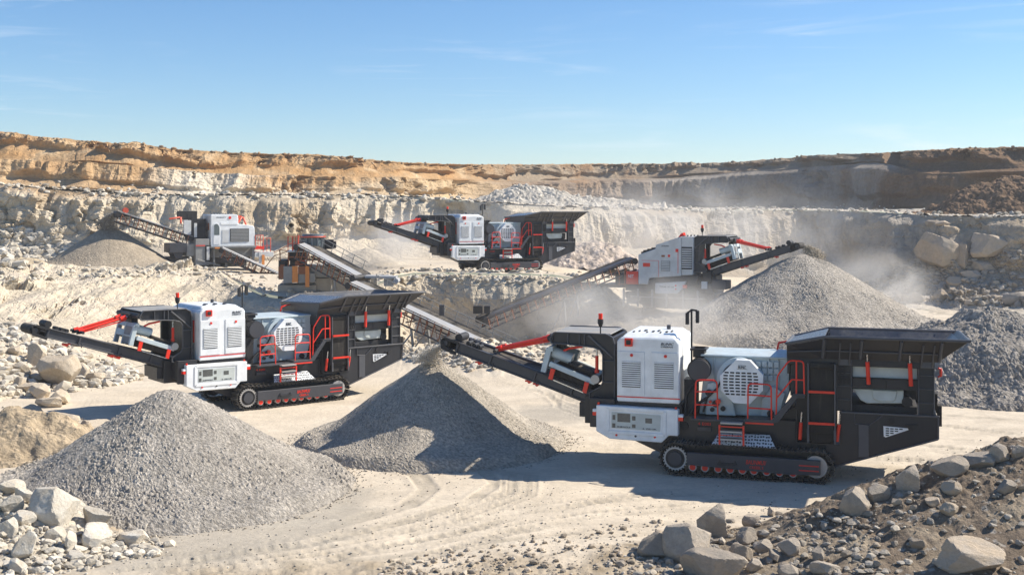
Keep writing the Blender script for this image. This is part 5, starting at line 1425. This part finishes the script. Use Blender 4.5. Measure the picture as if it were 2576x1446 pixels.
# ------------------------------------------------------------------ rocks
def rock_mat(name, c1, c2, veins=.25, dirt=(.42, .33, .22)):
    m, nt, b = new_mat(name)
    tc = N(nt, 'ShaderNodeTexCoord'); oi = N(nt, 'ShaderNodeObjectInfo')
    v = tc.outputs['Object']
    vv = N(nt, 'ShaderNodeVectorMath', operation='ADD'); nt.links.new(v, vv.inputs[0])
    sc = N(nt, 'ShaderNodeVectorMath', operation='SCALE'); nt.links.new(oi.outputs['Location'], sc.inputs[0]); sc.inputs['Scale'].default_value = 1.7
    nt.links.new(sc.outputs[0], vv.inputs[1]); v = vv.outputs[0]
    n1 = noise_tex(nt, v, 1.6, 5, .6); n2 = noise_tex(nt, v, 9, 6, .75); n3 = noise_tex(nt, v, 3.5, 3, .5, 1.5)
    c = mixc(nt, rng_(nt, n1, .35, .65), c1, c2)
    c = mixc(nt, rng_(nt, n3, .55, .75, 0, veins), c, dirt)
    k = mth(nt, 'MULTIPLY', rng_(nt, n2, .25, .75, .8, 1.15), rng_(nt, oi.outputs['Random'], 0, 1, .84, 1.12))
    vm = N(nt, 'ShaderNodeVectorMath', operation='SCALE'); nt.links.new(c, vm.inputs[0]); nt.links.new(k, vm.inputs['Scale'])
    nt.links.new(vm.outputs[0], b.inputs['Base Color']); b.inputs['Roughness'].default_value = .88; b.inputs['Specular IOR Level'].default_value = .2
    bp = N(nt, 'ShaderNodeBump', ins={'Strength': .5, 'Distance': .08}); nt.links.new(n2, bp.inputs['Height']); nt.links.new(bp.outputs[0], b.inputs['Normal'])
    return m
RM = {'pale': rock_mat('pale_limestone', (.60, .56, .48), (.52, .45, .35)), 'grey': rock_mat('grey_brown_boulder', (.32, .28, .23), (.43, .36, .28)), 'tan': rock_mat('tan_boulder', (.46, .36, .25), (.40, .34, .27)), 'cream': rock_mat('cream_block', (.57, .49, .38), (.50, .41, .30))}
def ico(sub):
    me = bpy.data.meshes.new('tmp'); import bmesh
    bm = bmesh.new(); bmesh.ops.create_icosphere(bm, subdivisions=sub, radius=1)
    V = np.array([v.co[:] for v in bm.verts]); Fc = np.array([[v.index for v in f.verts] for f in bm.faces]); bm.free(); bpy.data.meshes.remove(me)
    return V, Fc
ICO = {k: ico(k) for k in (1, 2, 3, 5)}
def rock_shape(sub, seed, round_=0.0):
    r = np.random.default_rng(seed)
    V, Fc = ICO[sub]; V = V.copy()
    nn = r.normal(size=(12, 3)); nn /= np.linalg.norm(nn, axis=1)[:, None]
    cc = r.uniform(.46 + .22 * round_, .80 + .12 * round_, 12)
    D = V @ nn.T
    k = np.where(D > 1e-3, cc / np.maximum(D, 1e-3), 9).min(1)
    k = np.minimum(k, 1.0)
    V = V * k[:, None]
    if sub >= 3:
        n = V / np.linalg.norm(V, axis=1)[:, None]
        V = V + n * (fbm(V + seed, 1.6, 3) * .06 + fbm(V + seed, 5.0, 4, .6) * .035)[:, None]
    return V, Fc
PROTO = {}
for kind in ('pale', 'grey', 'tan', 'cream'):
    PROTO[kind] = []
    for i in range(6):
        V, Fc = rock_shape(5, 100 + i * 7 + len(kind), .55 if (kind in ('tan', 'grey') and i % 2) else 0)
        me = bpy.data.meshes.new('boulder')
        me.from_pydata(V.tolist(), [], Fc.tolist()); me.materials.append(RM[kind])
        me.polygons.foreach_set('use_smooth', [True] * len(Fc)); me.update()
        me.set_sharp_from_angle(angle=.42)
        PROTO[kind].append(me)
def boulder(x, y, wpx, hpx, kind, label, group=None, pos=None, name='boulder', i=None, rot=None, cat='boulder', sink=.22):
    """width/height in view pixels; (x, y) the middle of the rock where it stands"""
    p = pos or view_hit(x, y + hpx * .42)
    w = wpx * p.y / F_ / 2 * 1.22; h = hpx * p.y / F_ / 2 * 1.25
    me = PROTO[kind][(i if i is not None else random.randrange(6))]
    o = bpy.data.objects.new(name, me); COL.objects.link(o)
    a = rot if rot is not None else random.uniform(-.5, .5)
    o.scale = (w, random.uniform(.75, 1.0) * (w + h) / 2, h)
    o.rotation_euler = (random.uniform(-.2, .2), random.uniform(-.2, .2), a + random.choice((0, math.pi)))
    o.location = (p.x, p.y + w * .3, p.z + h * (.75 - sink))
    tag(o, label, cat, group)
    return o
GB = 'boulders of the bottom left heap'; GBR = 'boulders of the bottom right bank'
# bottom left corner, from the photo
for x, y, w, h, i, lab in (
    (138, 1272, 118, 106, 0, 'largest white boulder of the bottom left heap, pointed top, against the big gravel pile'),
    (238, 1305, 86, 58, 1, 'pale block right of the largest white boulder in the bottom left heap'),
    (235, 1350, 112, 52, 2, 'long flat pale slab below the pale block in the bottom left heap'),
    (340, 1352, 90, 46, 3, 'rightmost pale wedge shaped boulder of the bottom left heap, on the sand'),
    (60, 1375, 58, 70, 4, 'upright squarish pale rock in the lower left heap, under the largest white boulder'),
    (22, 1228, 66, 44, 5, 'pale rock at the left edge on top of the bottom left heap'),
    (20, 1268, 56, 48, 0, 'pale rock at the left edge, second down in the bottom left heap'),
    (60, 1250, 60, 36, 1, 'flat pale rock between the left edge rocks and the largest white boulder'),
    (175, 1362, 42, 46, 2, 'small pale cube left of the long flat slab'),
    (180, 1400, 58, 28, 3, 'low pale stone in front of the small pale cube'),
    (40, 1425, 50, 38, 4, 'pale stone at the bottom of the left heap near the corner'),
    (135, 1342, 48, 42, 5, 'rounded pale stone directly below the largest white boulder'),
    (15, 1325, 44, 50, 1, 'pale stone at the left edge below the grey flat one'),
    (365, 1330, 26, 26, 2, 'small grey stone touching the big gravel pile, right of the left heap'),
    (52, 1310, 60, 42, 3, 'grey flat stone left of the largest white boulder'),
    (290, 1372, 34, 24, 0, 'tiny pale stone at the foot of the rightmost wedge boulder')):
    boulder(x, y, w, h, 'pale', lab, GB, i=i)
# bottom right corner
for x, y, w, h, k, i, lab in (
    (1745, 1362, 132, 112, 'grey', 0, 'largest grey boulder of the bottom right rocks, standing on the ground'),
    (1795, 1312, 112, 84, 'grey', 2, 'dark flat topped boulder behind the largest grey boulder'),
    (1648, 1376, 84, 62, 'grey', 4, 'leftmost squarish boulder of the bottom right rocks, alone on sand'),
    (1800, 1428, 150, 90, 'grey', 1, 'grey boulder cut by the bottom edge in front of the largest grey boulder'),
    (1890, 1308, 48, 36, 'grey', 3, 'pale tilted rock right of the dark flat topped boulder'),
    (2150, 1258, 66, 76, 'grey', 5, 'tall rounded brown boulder at the left crest of the earth bank'),
    (2205, 1240, 62, 52, 'grey', 0, 'brown boulder leaning on the tall rounded one on the bank crest'),
    (2285, 1205, 78, 66, 'grey', 2, 'pointed grey boulder in the middle of the bank crest'),
    (2390, 1178, 92, 44, 'grey', 1, 'long low grey boulder on the bank crest, right of the pointed one'),
    (2475, 1158, 94, 40, 'grey', 3, 'flat dark boulder second from the right on the bank crest'),
    (2515, 1143, 56, 50, 'grey', 4, 'steep sided grey boulder near the right edge on the bank crest'),
    (2560, 1136, 40, 40, 'grey', 0, 'boulder cut by the right edge at the top of the bank'),
    (2395, 1226, 42, 34, 'tan', 1, 'tan rock below the long low grey boulder on the bank'),
    (2540, 1222, 54, 36, 'grey', 5, 'grey rock half buried in the bank near the right edge'),
    (2450, 1405, 150, 88, 'tan', 2, 'largest tan slab sticking out of the bank at the bottom edge'),
    (1858, 1395, 62, 50, 'tan', 3, 'tan block between the big grey boulder and the bank foot'),
    (1880, 1350, 58, 40, 'grey', 4, 'grey brown slab right behind the tan block'),
    (1920, 1372, 40, 34, 'grey', 5, 'rounded stone right of the tan block'),
    (1985, 1375, 50, 42, 'grey', 1, 'squarish stone on the grey rubble at the bank foot'),
    (1950, 1400, 48, 30, 'grey', 2, 'low stone in front of the squarish stone at the bank foot'),
    (2060, 1400, 34, 40, 'grey', 3, 'upright stone in the grey rubble left of the bank'),
    (1990, 1436, 60, 36, 'grey', 0, 'stone cut by the bottom edge, left of the bank'),
    (2080, 1432, 70, 34, 'grey', 1, 'wide stone cut by the bottom edge at the foot of the bank'),
    (1940, 1290, 26, 24, 'grey', 2, 'small dark stone farthest up the rubble, near the machine shadow'),
    (2130, 1392, 36, 18, 'grey', 4, 'flat pebble stone lying on the lower bank'),
    (1900, 1420, 40, 34, 'grey', 5, 'stone between the tan block and the bottom edge'),
    (2350, 1262, 40, 28, 'tan', 0, 'small tan rock in the middle of the bank slope'),
    (2255, 1262, 26, 22, 'tan', 4, 'small round tan stone below the pointed grey boulder'),
    (2390, 1282, 44, 30, 'tan', 5, 'tan rock on the bank slope under the flat dark boulder'),
    (2310, 1370, 34, 26, 'tan', 1, 'tan stone left of the largest tan slab'),
    (1560, 1420, 24, 18, 'grey', 1, 'little dark stone on the sand left of the bottom right rocks')):
    boulder(x, y, w, h, k, lab, GBR, i=i)
# left slope behind the big pile
GL = 'boulders on the left slope'
for x, y, w, h, i, lab in (
    (140, 930, 92, 104, 0, 'largest cream boulder on the left slope below the sunlit crusher conveyor'),
    (72, 898, 56, 62, 4, 'pointed cream boulder up the left slope, left of the largest one'),
    (205, 935, 42, 42, 2, 'cream block right of the largest boulder on the left slope'),
    (240, 948, 56, 34, 3, 'long cream block beside the pair on the left slope'),
    (302, 932, 34, 18, 1, 'lone low cream rock at the right end of the left slope, on the road'),
    (35, 930, 44, 38, 5, 'cream rock at the left edge of the slope, beside the pointed boulder'),
    (152, 1055, 74, 46, 0, 'round cream boulder on the ground left of the big gravel pile, before the shadow'),
    (72, 1038, 80, 36, 2, 'long cream slab lying on the tan dirt mound at the left'),
    (212, 1072, 40, 28, 4, 'small cream rock touching the big gravel pile flank'),
    (70, 975, 60, 34, 5, 'grey cream rock low on the left slope, above the shadow'),
    (95, 985, 46, 40, 1, 'squat rock right above the crusher shadow on the left slope'),
    (118, 1012, 84, 34, 3, 'shaded rock inside the crusher shadow at the left'),
    (150, 1002, 60, 40, 2, 'taller shaded rock inside the crusher shadow at the left'),
    (90, 955, 44, 30, 0, 'small rock wedged under the largest cream boulder'),
    (45, 970, 44, 36, 4, 'rock at the left edge just under the largest cream boulder'),
    (15, 880, 40, 30, 3, 'rock cut by the left edge above the slope boulders'),
    (55, 1095, 22, 16, 1, 'small stone on the front of the tan dirt mound'),
    (40, 1112, 24, 16, 2, 'small stone at the foot of the tan dirt mound')):
    boulder(x, y, w, h, 'cream', lab, GL, i=i)
# right cliff: two huge blocks and fallen rocks
GR = 'fallen rocks under the right cliff'
for x, y, w, h, k, i, lab in (
    (2375, 622, 128, 104, 'tan', 0, 'huge pale block leaning in the right cliff, left of its twin'),
    (2508, 612, 120, 74, 'tan', 2, 'second huge block in the right cliff, close to the right edge'),
    (2432, 633, 34, 74, 'tan', 4, 'narrow slab squeezed between the two huge blocks of the right cliff'),
    (2408, 706, 38, 26, 'tan', 1, 'oval tan boulder lying on the grey scree under the cliff'),
    (2370, 742, 34, 30, 'tan', 3, 'round tan boulder lower on the scree'),
    (2395, 732, 18, 18, 'tan', 1, 'little tan stone beside the round tan boulder'),
    (2325, 722, 26, 14, 'tan', 5, 'pair sized tan stone left on the scree'),
    (2310, 748, 40, 28, 'grey', 2, 'grey slab at the foot of the scree'),
    (2276, 750, 26, 26, 'tan', 0, 'pale knob at the foot of the scree, left of the grey slab'),
    (2230, 750, 36, 20, 'tan', 2, 'pale low rock at the left end of the scree foot'),
    (2555, 748, 60, 34, 'grey', 3, 'big grey boulder at the right edge by the upper road'),
    (2500, 752, 40, 18, 'tan', 5, 'flat tan rock by the upper road'),
    (2445, 690, 44, 26, 'grey', 1, 'cracked grey rock under the second huge block'),
    (2480, 672, 70, 30, 'grey', 4, 'broad grey rock just under the second huge block'),
    (2350, 560, 26, 14, 'tan', 1, 'tan boulder on the bench edge above the huge blocks'),
    (2385, 562, 34, 12, 'tan', 3, 'flat tan boulder on the bench edge above the huge blocks')):
    boulder(x, y, w, h, k, lab, GR, i=i, sink=.3)

# smaller loose stones, one mass per place
def rubble(name, label, cat, pts, sizes, tonef, mat, sub=1, flat=.7):
    """many small stones nobody would count, in one mesh"""
    protos = [rock_shape(sub, 300 + i) for i in range(8)]
    Vs = []; Fs = []; Cs = []; o = 0
    for (x, y, z), s in zip(pts, sizes):
        V, Fc = protos[RNG.integers(8)]
        a = RNG.uniform(0, 6.28); ca, sa = math.cos(a), math.sin(a)
        sc = s * RNG.uniform(.7, 1.3, 3) * np.array([1, 1, flat])
        W = V * sc
        W = np.stack([W[:, 0] * ca - W[:, 1] * sa, W[:, 0] * sa + W[:, 1] * ca, W[:, 2]], 1) + (x, y, z + s * flat * .35)
        Vs.append(W); Fs.append(Fc + o); o += len(V)
        Cs.append(np.tile(np.array(tonef()) * RNG.uniform(.75, 1.2), (len(V), 1)))
    ob = raw_mesh(name, np.concatenate(Vs), np.concatenate(Fs), mat, np.concatenate(Cs), smooth=False)
    tag(ob, label, cat, kind='stuff'); return ob
M_RUB = earth_mat('loose_stone', bump=.3, fine=12.0, mottle=.12)
def scatter_view(n, poly, smin, smax, pw=2.5, hitf=view_hit):
    """stones on the terrain inside a view polygon; poly = list of (x, ylow, yhigh)"""
    t = np.array(poly); pts = []; sz = []
    for _ in range(n):
        x = RNG.uniform(t[0, 0], t[-1, 0]); y0 = np.interp(x, t[:, 0], t[:, 1]); y1 = np.interp(x, t[:, 0], t[:, 2])
        if y1 <= y0: continue
        p = hitf(x + RNG.normal() * 14, RNG.uniform(y0, y1) + abs(RNG.normal()) * (-9 if RNG.random() < .3 else 4)); pts.append(tuple(p)); sz.append(smin + (smax - smin) * RNG.random() ** pw)
    return pts, sz
def mixt(*cs):
    def f(): return cs[RNG.integers(len(cs))]
    return f
PALE = ((.58, .53, .44), (.53, .465, .365), (.49, .44, .36)); GREYS = ((.35, .315, .265), (.29, .255, .21), (.40, .35, .28), (.36, .30, .23))
jobs = [
 ('rubble', 'pale stones filling the gaps of the bottom left heap', 900, [(-60, 1225, 1470), (60, 1240, 1470), (150, 1310, 1450), (260, 1340, 1420), (400, 1360, 1395)], .03, .17, 2.2, PALE, 2),
 ('rubble', 'grey stones scattered at the foot of the bottom right bank', 650, [(1580, 1400, 1450), (1680, 1370, 1470), (1800, 1330, 1470), (1950, 1290, 1470), (2080, 1280, 1470), (2200, 1330, 1470)], .025, .15, 2.6, GREYS, 2),
 ('rubble', 'stones stuck in the slope of the bottom right bank', 280, [(2080, 1280, 1470), (2200, 1240, 1470), (2400, 1190, 1470), (2620, 1140, 1470)], .025, .14, 3.2, GREYS, 2),
 ('rubble', 'cream stones covering the left slope', 1300, [(-60, 790, 1010), (60, 830, 1000), (160, 885, 985), (300, 935, 965), (330, 940, 955)], .04, .42, 2.8, PALE, 1),
 ('rubble', 'small stones on the tan dirt mound at the left', 700, [(-40, 1040, 1130), (80, 1045, 1128), (200, 1070, 1120)], .03, .20, 2.6, PALE, 1),
 ('rubble', 'white rubble spilling down beside the left sand cone', 1300, [(-60, 560, 690), (60, 580, 665), (150, 615, 650), (190, 630, 645)], .10, .62, 1.8, PALE, 1),
 ('rubble', 'grey scree at the foot of the right cliff', 1700, [(2180, 715, 752), (2300, 660, 758), (2450, 650, 768), (2640, 620, 772)], .08, .50, 2.6, GREYS, 1),
 ('rubble', 'stones along the edge of the upper terrace', 1100, [(-60, 680, 712), (500, 670, 690), (700, 690, 760), (1000, 680, 700), (1350, 684, 712), (1500, 700, 750)], .05, .30, 2.6, PALE, 1),
 ('rubble', 'stones along the brow of the lower cliff', 900, [(0, 455, 475), (300, 484, 494), (1100, 488, 505), (1700, 520, 533), (2000, 520, 535), (2200, 522, 540), (2580, 530, 556)], .08, .45, 2.2, ((.58, .52, .42), (.40, .35, .28), (.62, .57, .48)), 1),
 ('rubble', 'stones and clods along the skyline rim', 900, [(-40, 322, 345), (100, 338, 352), (400, 366, 380), (800, 384, 396), (1100, 408, 420), (1750, 408, 418), (2150, 382, 395), (2600, 364, 378)], .06, .42, 3.2, ((.30, .20, .12), (.25, .18, .12), (.38, .28, .18)), 1),
 ('pebbles', 'small stones scattered over the sandy ground', 3600, [(200, 1130, 1450), (900, 1130, 1450), (1600, 1250, 1450), (2575, 1100, 1300)], .010, .045, 3.0, GREYS + PALE, 1),
 ('pebbles', 'clods on the churned sand at the bottom edge', 1100, [(960, 1425, 1470), (1150, 1395, 1470), (1350, 1355, 1460), (1550, 1320, 1460), (1700, 1300, 1460)], .012, .12, 4.0, ((.30, .25, .19), (.40, .33, .25), (.48, .41, .32)), 1),
 ('rubble', 'rubble in the pit below the long conveyor', 1000, [(1010, 850, 900), (1150, 860, 925), (1300, 860, 930), (1500, 820, 900)], .04, .30, 2.5, PALE + ((.42, .36, .28),), 1),
]
for nm, lab, n, poly, a, b_, pw, tn, sub in jobs:
    pts, sz = scatter_view(n, poly, a, b_, pw)
    rubble(nm, lab, 'rubble' if nm == 'rubble' else 'pebbles', pts, sz, mixt(*tn), M_RUB, sub)
# loose stones round each gravel pile
def skirt(cx, cy, r, n, s0, s1, tn, lab, z=0):
    pts = []; sz = []
    for _ in range(n):
        a = RNG.uniform(0, 6.283); rr = r * (1.0 + abs(RNG.normal()) * .07)
        X, Y = cx + rr * math.cos(a), cy + rr * math.sin(a); pts.append((X, Y, ground_z(X, Y))); sz.append(RNG.uniform(s0, s1))
    rubble('pebbles', lab, 'pebbles', pts, sz, mixt(*tn), M_RUB, 1)
skirt(-9.15, 32.0, 4.55, 2600, .012, .05, GREYS, 'loose stones round the foot of the big foreground pile')
skirt(-2.55, 38.0, 4.15, 1800, .012, .045, GREYS, 'loose stones round the foot of the middle gravel pile')
pts = []; sz = []
for _ in range(170):
    a = RNG.uniform(3.3, 6.0); X, Y = 20.2 + 6.9 * (.90 + .1 * RNG.random()) * math.cos(a), 50.3 + 6.9 * (.92 + .1 * RNG.random()) * math.sin(a)
    pts.append((X, Y, ground_z(X, Y) + .02)); sz.append(RNG.uniform(.05, .22))
rubble('rubble', 'rounded stones at the foot of the dark gravel heap', 'rubble', pts, sz, mixt(*GREYS), M_RUB, 2)

# ------------------------------------------------------------------ gravel falling off the conveyors
def stream(p0, p1, n, spread, s0, s1, tn, lab, drift=(0, 0)):
    pts = []; sz = []
    for _ in range(n):
        k = RNG.random() ** .8
        w = spread * (.35 + .9 * k)
        c = np.array(p0) * (1 - k) + np.array(p1) * k
        c[2] = p0[2] - (p0[2] - p1[2]) * k
        c[0] += -.25 * math.sin(k * math.pi) * drift[0]
        pts.append((c[0] + RNG.normal() * w, c[1] + RNG.normal() * w, c[2])); sz.append(RNG.uniform(s0, s1))
    rubble('falling_gravel', lab, 'falling gravel', pts, sz, mixt(*tn), M_RUB, 1, flat=1)
stream((-2.03, 36.95, 3.22), (-2.55, 37.6, 2.55), 5200, .20, .008, .025, ((.66, .60, .51), (.50, .45, .38), (.74, .67, .56)), 'grey gravel falling from the nearest crusher conveyor onto the middle pile', (1.2, 0))
stream((17.25, 70.0, 5.15), (17.3, 69.6, 4.25), 5200, .27, .02, .055, ((.56, .48, .37), (.46, .40, .31)), 'tan sand falling from the right conveyor onto the highest cone', (-1.5, 0))
stream((-27.35, 82.1, 7.0), (-27.9, 82.9, 5.8), 7000, .24, .02, .06, ((.36, .33, .28), (.27, .25, .22)), 'grey grit falling from the screening plant conveyor onto the left sand cone', (1.5, 0))

# ------------------------------------------------------------------ dust in the air
def dust_cloud(c, s, dens, label, seed=0.0, rot=0.0):
    V, Fc = ICO[3]
    me = bpy.data.meshes.new('dust_cloud'); me.from_pydata(V.tolist(), [], Fc.tolist())
    m = bpy.data.materials.new('airborne_dust'); m.use_nodes = True; nt = m.node_tree
    for n in list(nt.nodes):
        if n.type == 'BSDF_PRINCIPLED': nt.nodes.remove(n)
    out = [n for n in nt.nodes if n.type == 'OUTPUT_MATERIAL'][0]
    pv = N(nt, 'ShaderNodeVolumePrincipled'); pv.inputs['Color'].default_value = (.93, .90, .85, 1); pv.inputs['Anisotropy'].default_value = .25
    tc = N(nt, 'ShaderNodeTexCoord')
    ln_ = N(nt, 'ShaderNodeVectorMath', operation='LENGTH'); nt.links.new(tc.outputs['Object'], ln_.inputs[0])
    mp = N(nt, 'ShaderNodeMapping'); mp.inputs['Location'].default_value = (seed, seed * .7, 0); mp.inputs['Scale'].default_value = (s[0] * .3, s[1] * .3, s[2] * .3); nt.links.new(tc.outputs['Object'], mp.inputs[0])
    n = noise_tex(nt, mp.outputs[0], 1.0, 4, .6, .6)
    fall = rng_(nt, ln_.outputs['Value'], .15, .98, 1, 0)
    d = mth(nt, 'MULTIPLY', mth(nt, 'POWER', fall, 1.5), rng_(nt, n, .38, .68, 0.02, 1.0))
    d = mth(nt, 'MULTIPLY', d, dens)
    nt.links.new(d, pv.inputs['Density']); nt.links.new(pv.outputs[0], out.inputs['Volume'])
    me.materials.append(m)
    o = bpy.data.objects.new('dust_cloud', me); COL.objects.link(o); o.location = c; o.scale = s; o.rotation_euler = (0, 0, rot)
    tag(o, label, 'dust cloud', kind='stuff'); return o
dust_cloud((6.5, 62.0, 1.4), (8.5, 3.6, 3.0), 1.1, 'pale dust drifting low behind the nearest crusher engine housing', 1.3)
dust_cloud((23.2, 76.0, 2.0), (4.8, 3.4, 3.2), 1.0, 'puff of pale dust right of the highest cone', 4.1)
dust_cloud((-9.2, 88.0, 5.0), (7.0, 4.0, 3.0), .55, 'thin dust veil left of the farthest crusher', 7.7)
dust_cloud((12.0, 93.0, 5.5), (20.0, 8.0, 5.0), .26, 'thin dust veil in front of the middle cliff', 9.9)

# haze over the whole pit
hb = bpy.data.meshes.new('haze')
x0, x1, y0, y1, z0, z1 = -620, 620, -40, 860, -6.0, 24.0
hb.from_pydata([(x, y, z) for z in (z0, z1) for y in (y0, y1) for x in (x0, x1)], [], [(0, 2, 3, 1), (4, 5, 7, 6), (0, 1, 5, 4), (2, 6, 7, 3), (0, 4, 6, 2), (1, 3, 7, 5)])
m = bpy.data.materials.new('haze_air'); m.use_nodes = True; nt = m.node_tree
for n in list(nt.nodes):
    if n.type == 'BSDF_PRINCIPLED': nt.nodes.remove(n)
pv = N(nt, 'ShaderNodeVolumePrincipled'); pv.inputs['Color'].default_value = (.92, .94, .97, 1); pv.inputs['Density'].default_value = .0004; pv.inputs['Anisotropy'].default_value = .2
nt.links.new(pv.outputs[0], [n for n in nt.nodes if n.type == 'OUTPUT_MATERIAL'][0].inputs['Volume'])
hb.materials.append(m)
HAZE = bpy.data.objects.new('haze', hb)
COL.objects.link(HAZE); tag(HAZE, kind='stuff')

# ------------------------------------------------------------------ sun, sky, camera
sun_dir = Vector((1.15, .30, 1.0)).normalized()
el = math.asin(sun_dir.z); az = math.atan2(sun_dir.x, sun_dir.y)
sl = bpy.data.lights.new('sun', 'SUN'); sl.energy = 5.0; sl.angle = math.radians(.5); sl.color = (1.0, .93, .82)
so = bpy.data.objects.new('sun', sl); COL.objects.link(so); so.rotation_euler = (-sun_dir).to_track_quat('-Z', 'Y').to_euler()
w = bpy.data.worlds.new('World'); scene.world = w; w.use_nodes = True; nt = w.node_tree
bg = nt.nodes['Background']
sky = N(nt, 'ShaderNodeTexSky', sky_type='NISHITA'); sky.sun_disc = False; sky.sun_elevation = el; sky.sun_rotation = az
sky.air_density = 1.0; sky.dust_density = .15; sky.ozone_density = 3.2; sky.altitude = 200
tc = N(nt, 'ShaderNodeTexCoord')
mp = N(nt, 'ShaderNodeMapping'); mp.inputs['Scale'].default_value = (2.2, 2.2, 26.0); mp.inputs['Rotation'].default_value = (0, .10, 0); nt.links.new(tc.outputs['Generated'], mp.inputs[0])
n1 = noise_tex(nt, mp.outputs[0], 2.0, 6, .62, 1.2)
mp2 = N(nt, 'ShaderNodeMapping'); mp2.inputs['Scale'].default_value = (3, 3, 7); mp2.inputs['Location'].default_value = (3.2, 1.1, .4); nt.links.new(tc.outputs['Generated'], mp2.inputs[0])
n2 = noise_tex(nt, mp2.outputs[0], 1.6, 3, .5)
cl = mth(nt, 'MULTIPLY', rng_(nt, n1, .52, .80), rng_(nt, n2, .44, .66))
cl = mth(nt, 'MULTIPLY', cl, .55)
hs = N(nt, 'ShaderNodeHueSaturation', ins={'Saturation': 1.1}); nt.links.new(mixc(nt, 1.0, sky.outputs[0], (.86, .955, 1.08), 'MULTIPLY'), hs.inputs['Color'])
c = mixc(nt, cl, hs.outputs[0], (7.5, 8.0, 8.6))
nt.links.new(c, bg.inputs['Color']); bg.inputs['Strength'].default_value = .088

cam = bpy.data.cameras.new('camera'); cam.sensor_width = 36; cam.lens = F_ / 2575 * 36; cam.shift_y = -(723 - YH) / 2575; cam.clip_end = 9000; cam.clip_start = .5
co = bpy.data.objects.new('camera', cam); COL.objects.link(co); co.location = (0, 0, CAMH); co.rotation_euler = (math.pi / 2, 0, 0)
scene.camera = co
scene.view_settings.view_transform = 'Standard'; scene.view_settings.look = 'None'; scene.view_settings.gamma = 1; scene.view_settings.exposure = 0.60
scene.cycles.volume_step_rate = 2.0; scene.cycles.volume_max_steps = 64; scene.cycles.volume_bounces = 1
scene.cycles.max_bounces = 6; scene.cycles.diffuse_bounces = 3; scene.cycles.use_denoising = True
scene.cycles.light_sampling_threshold = .01
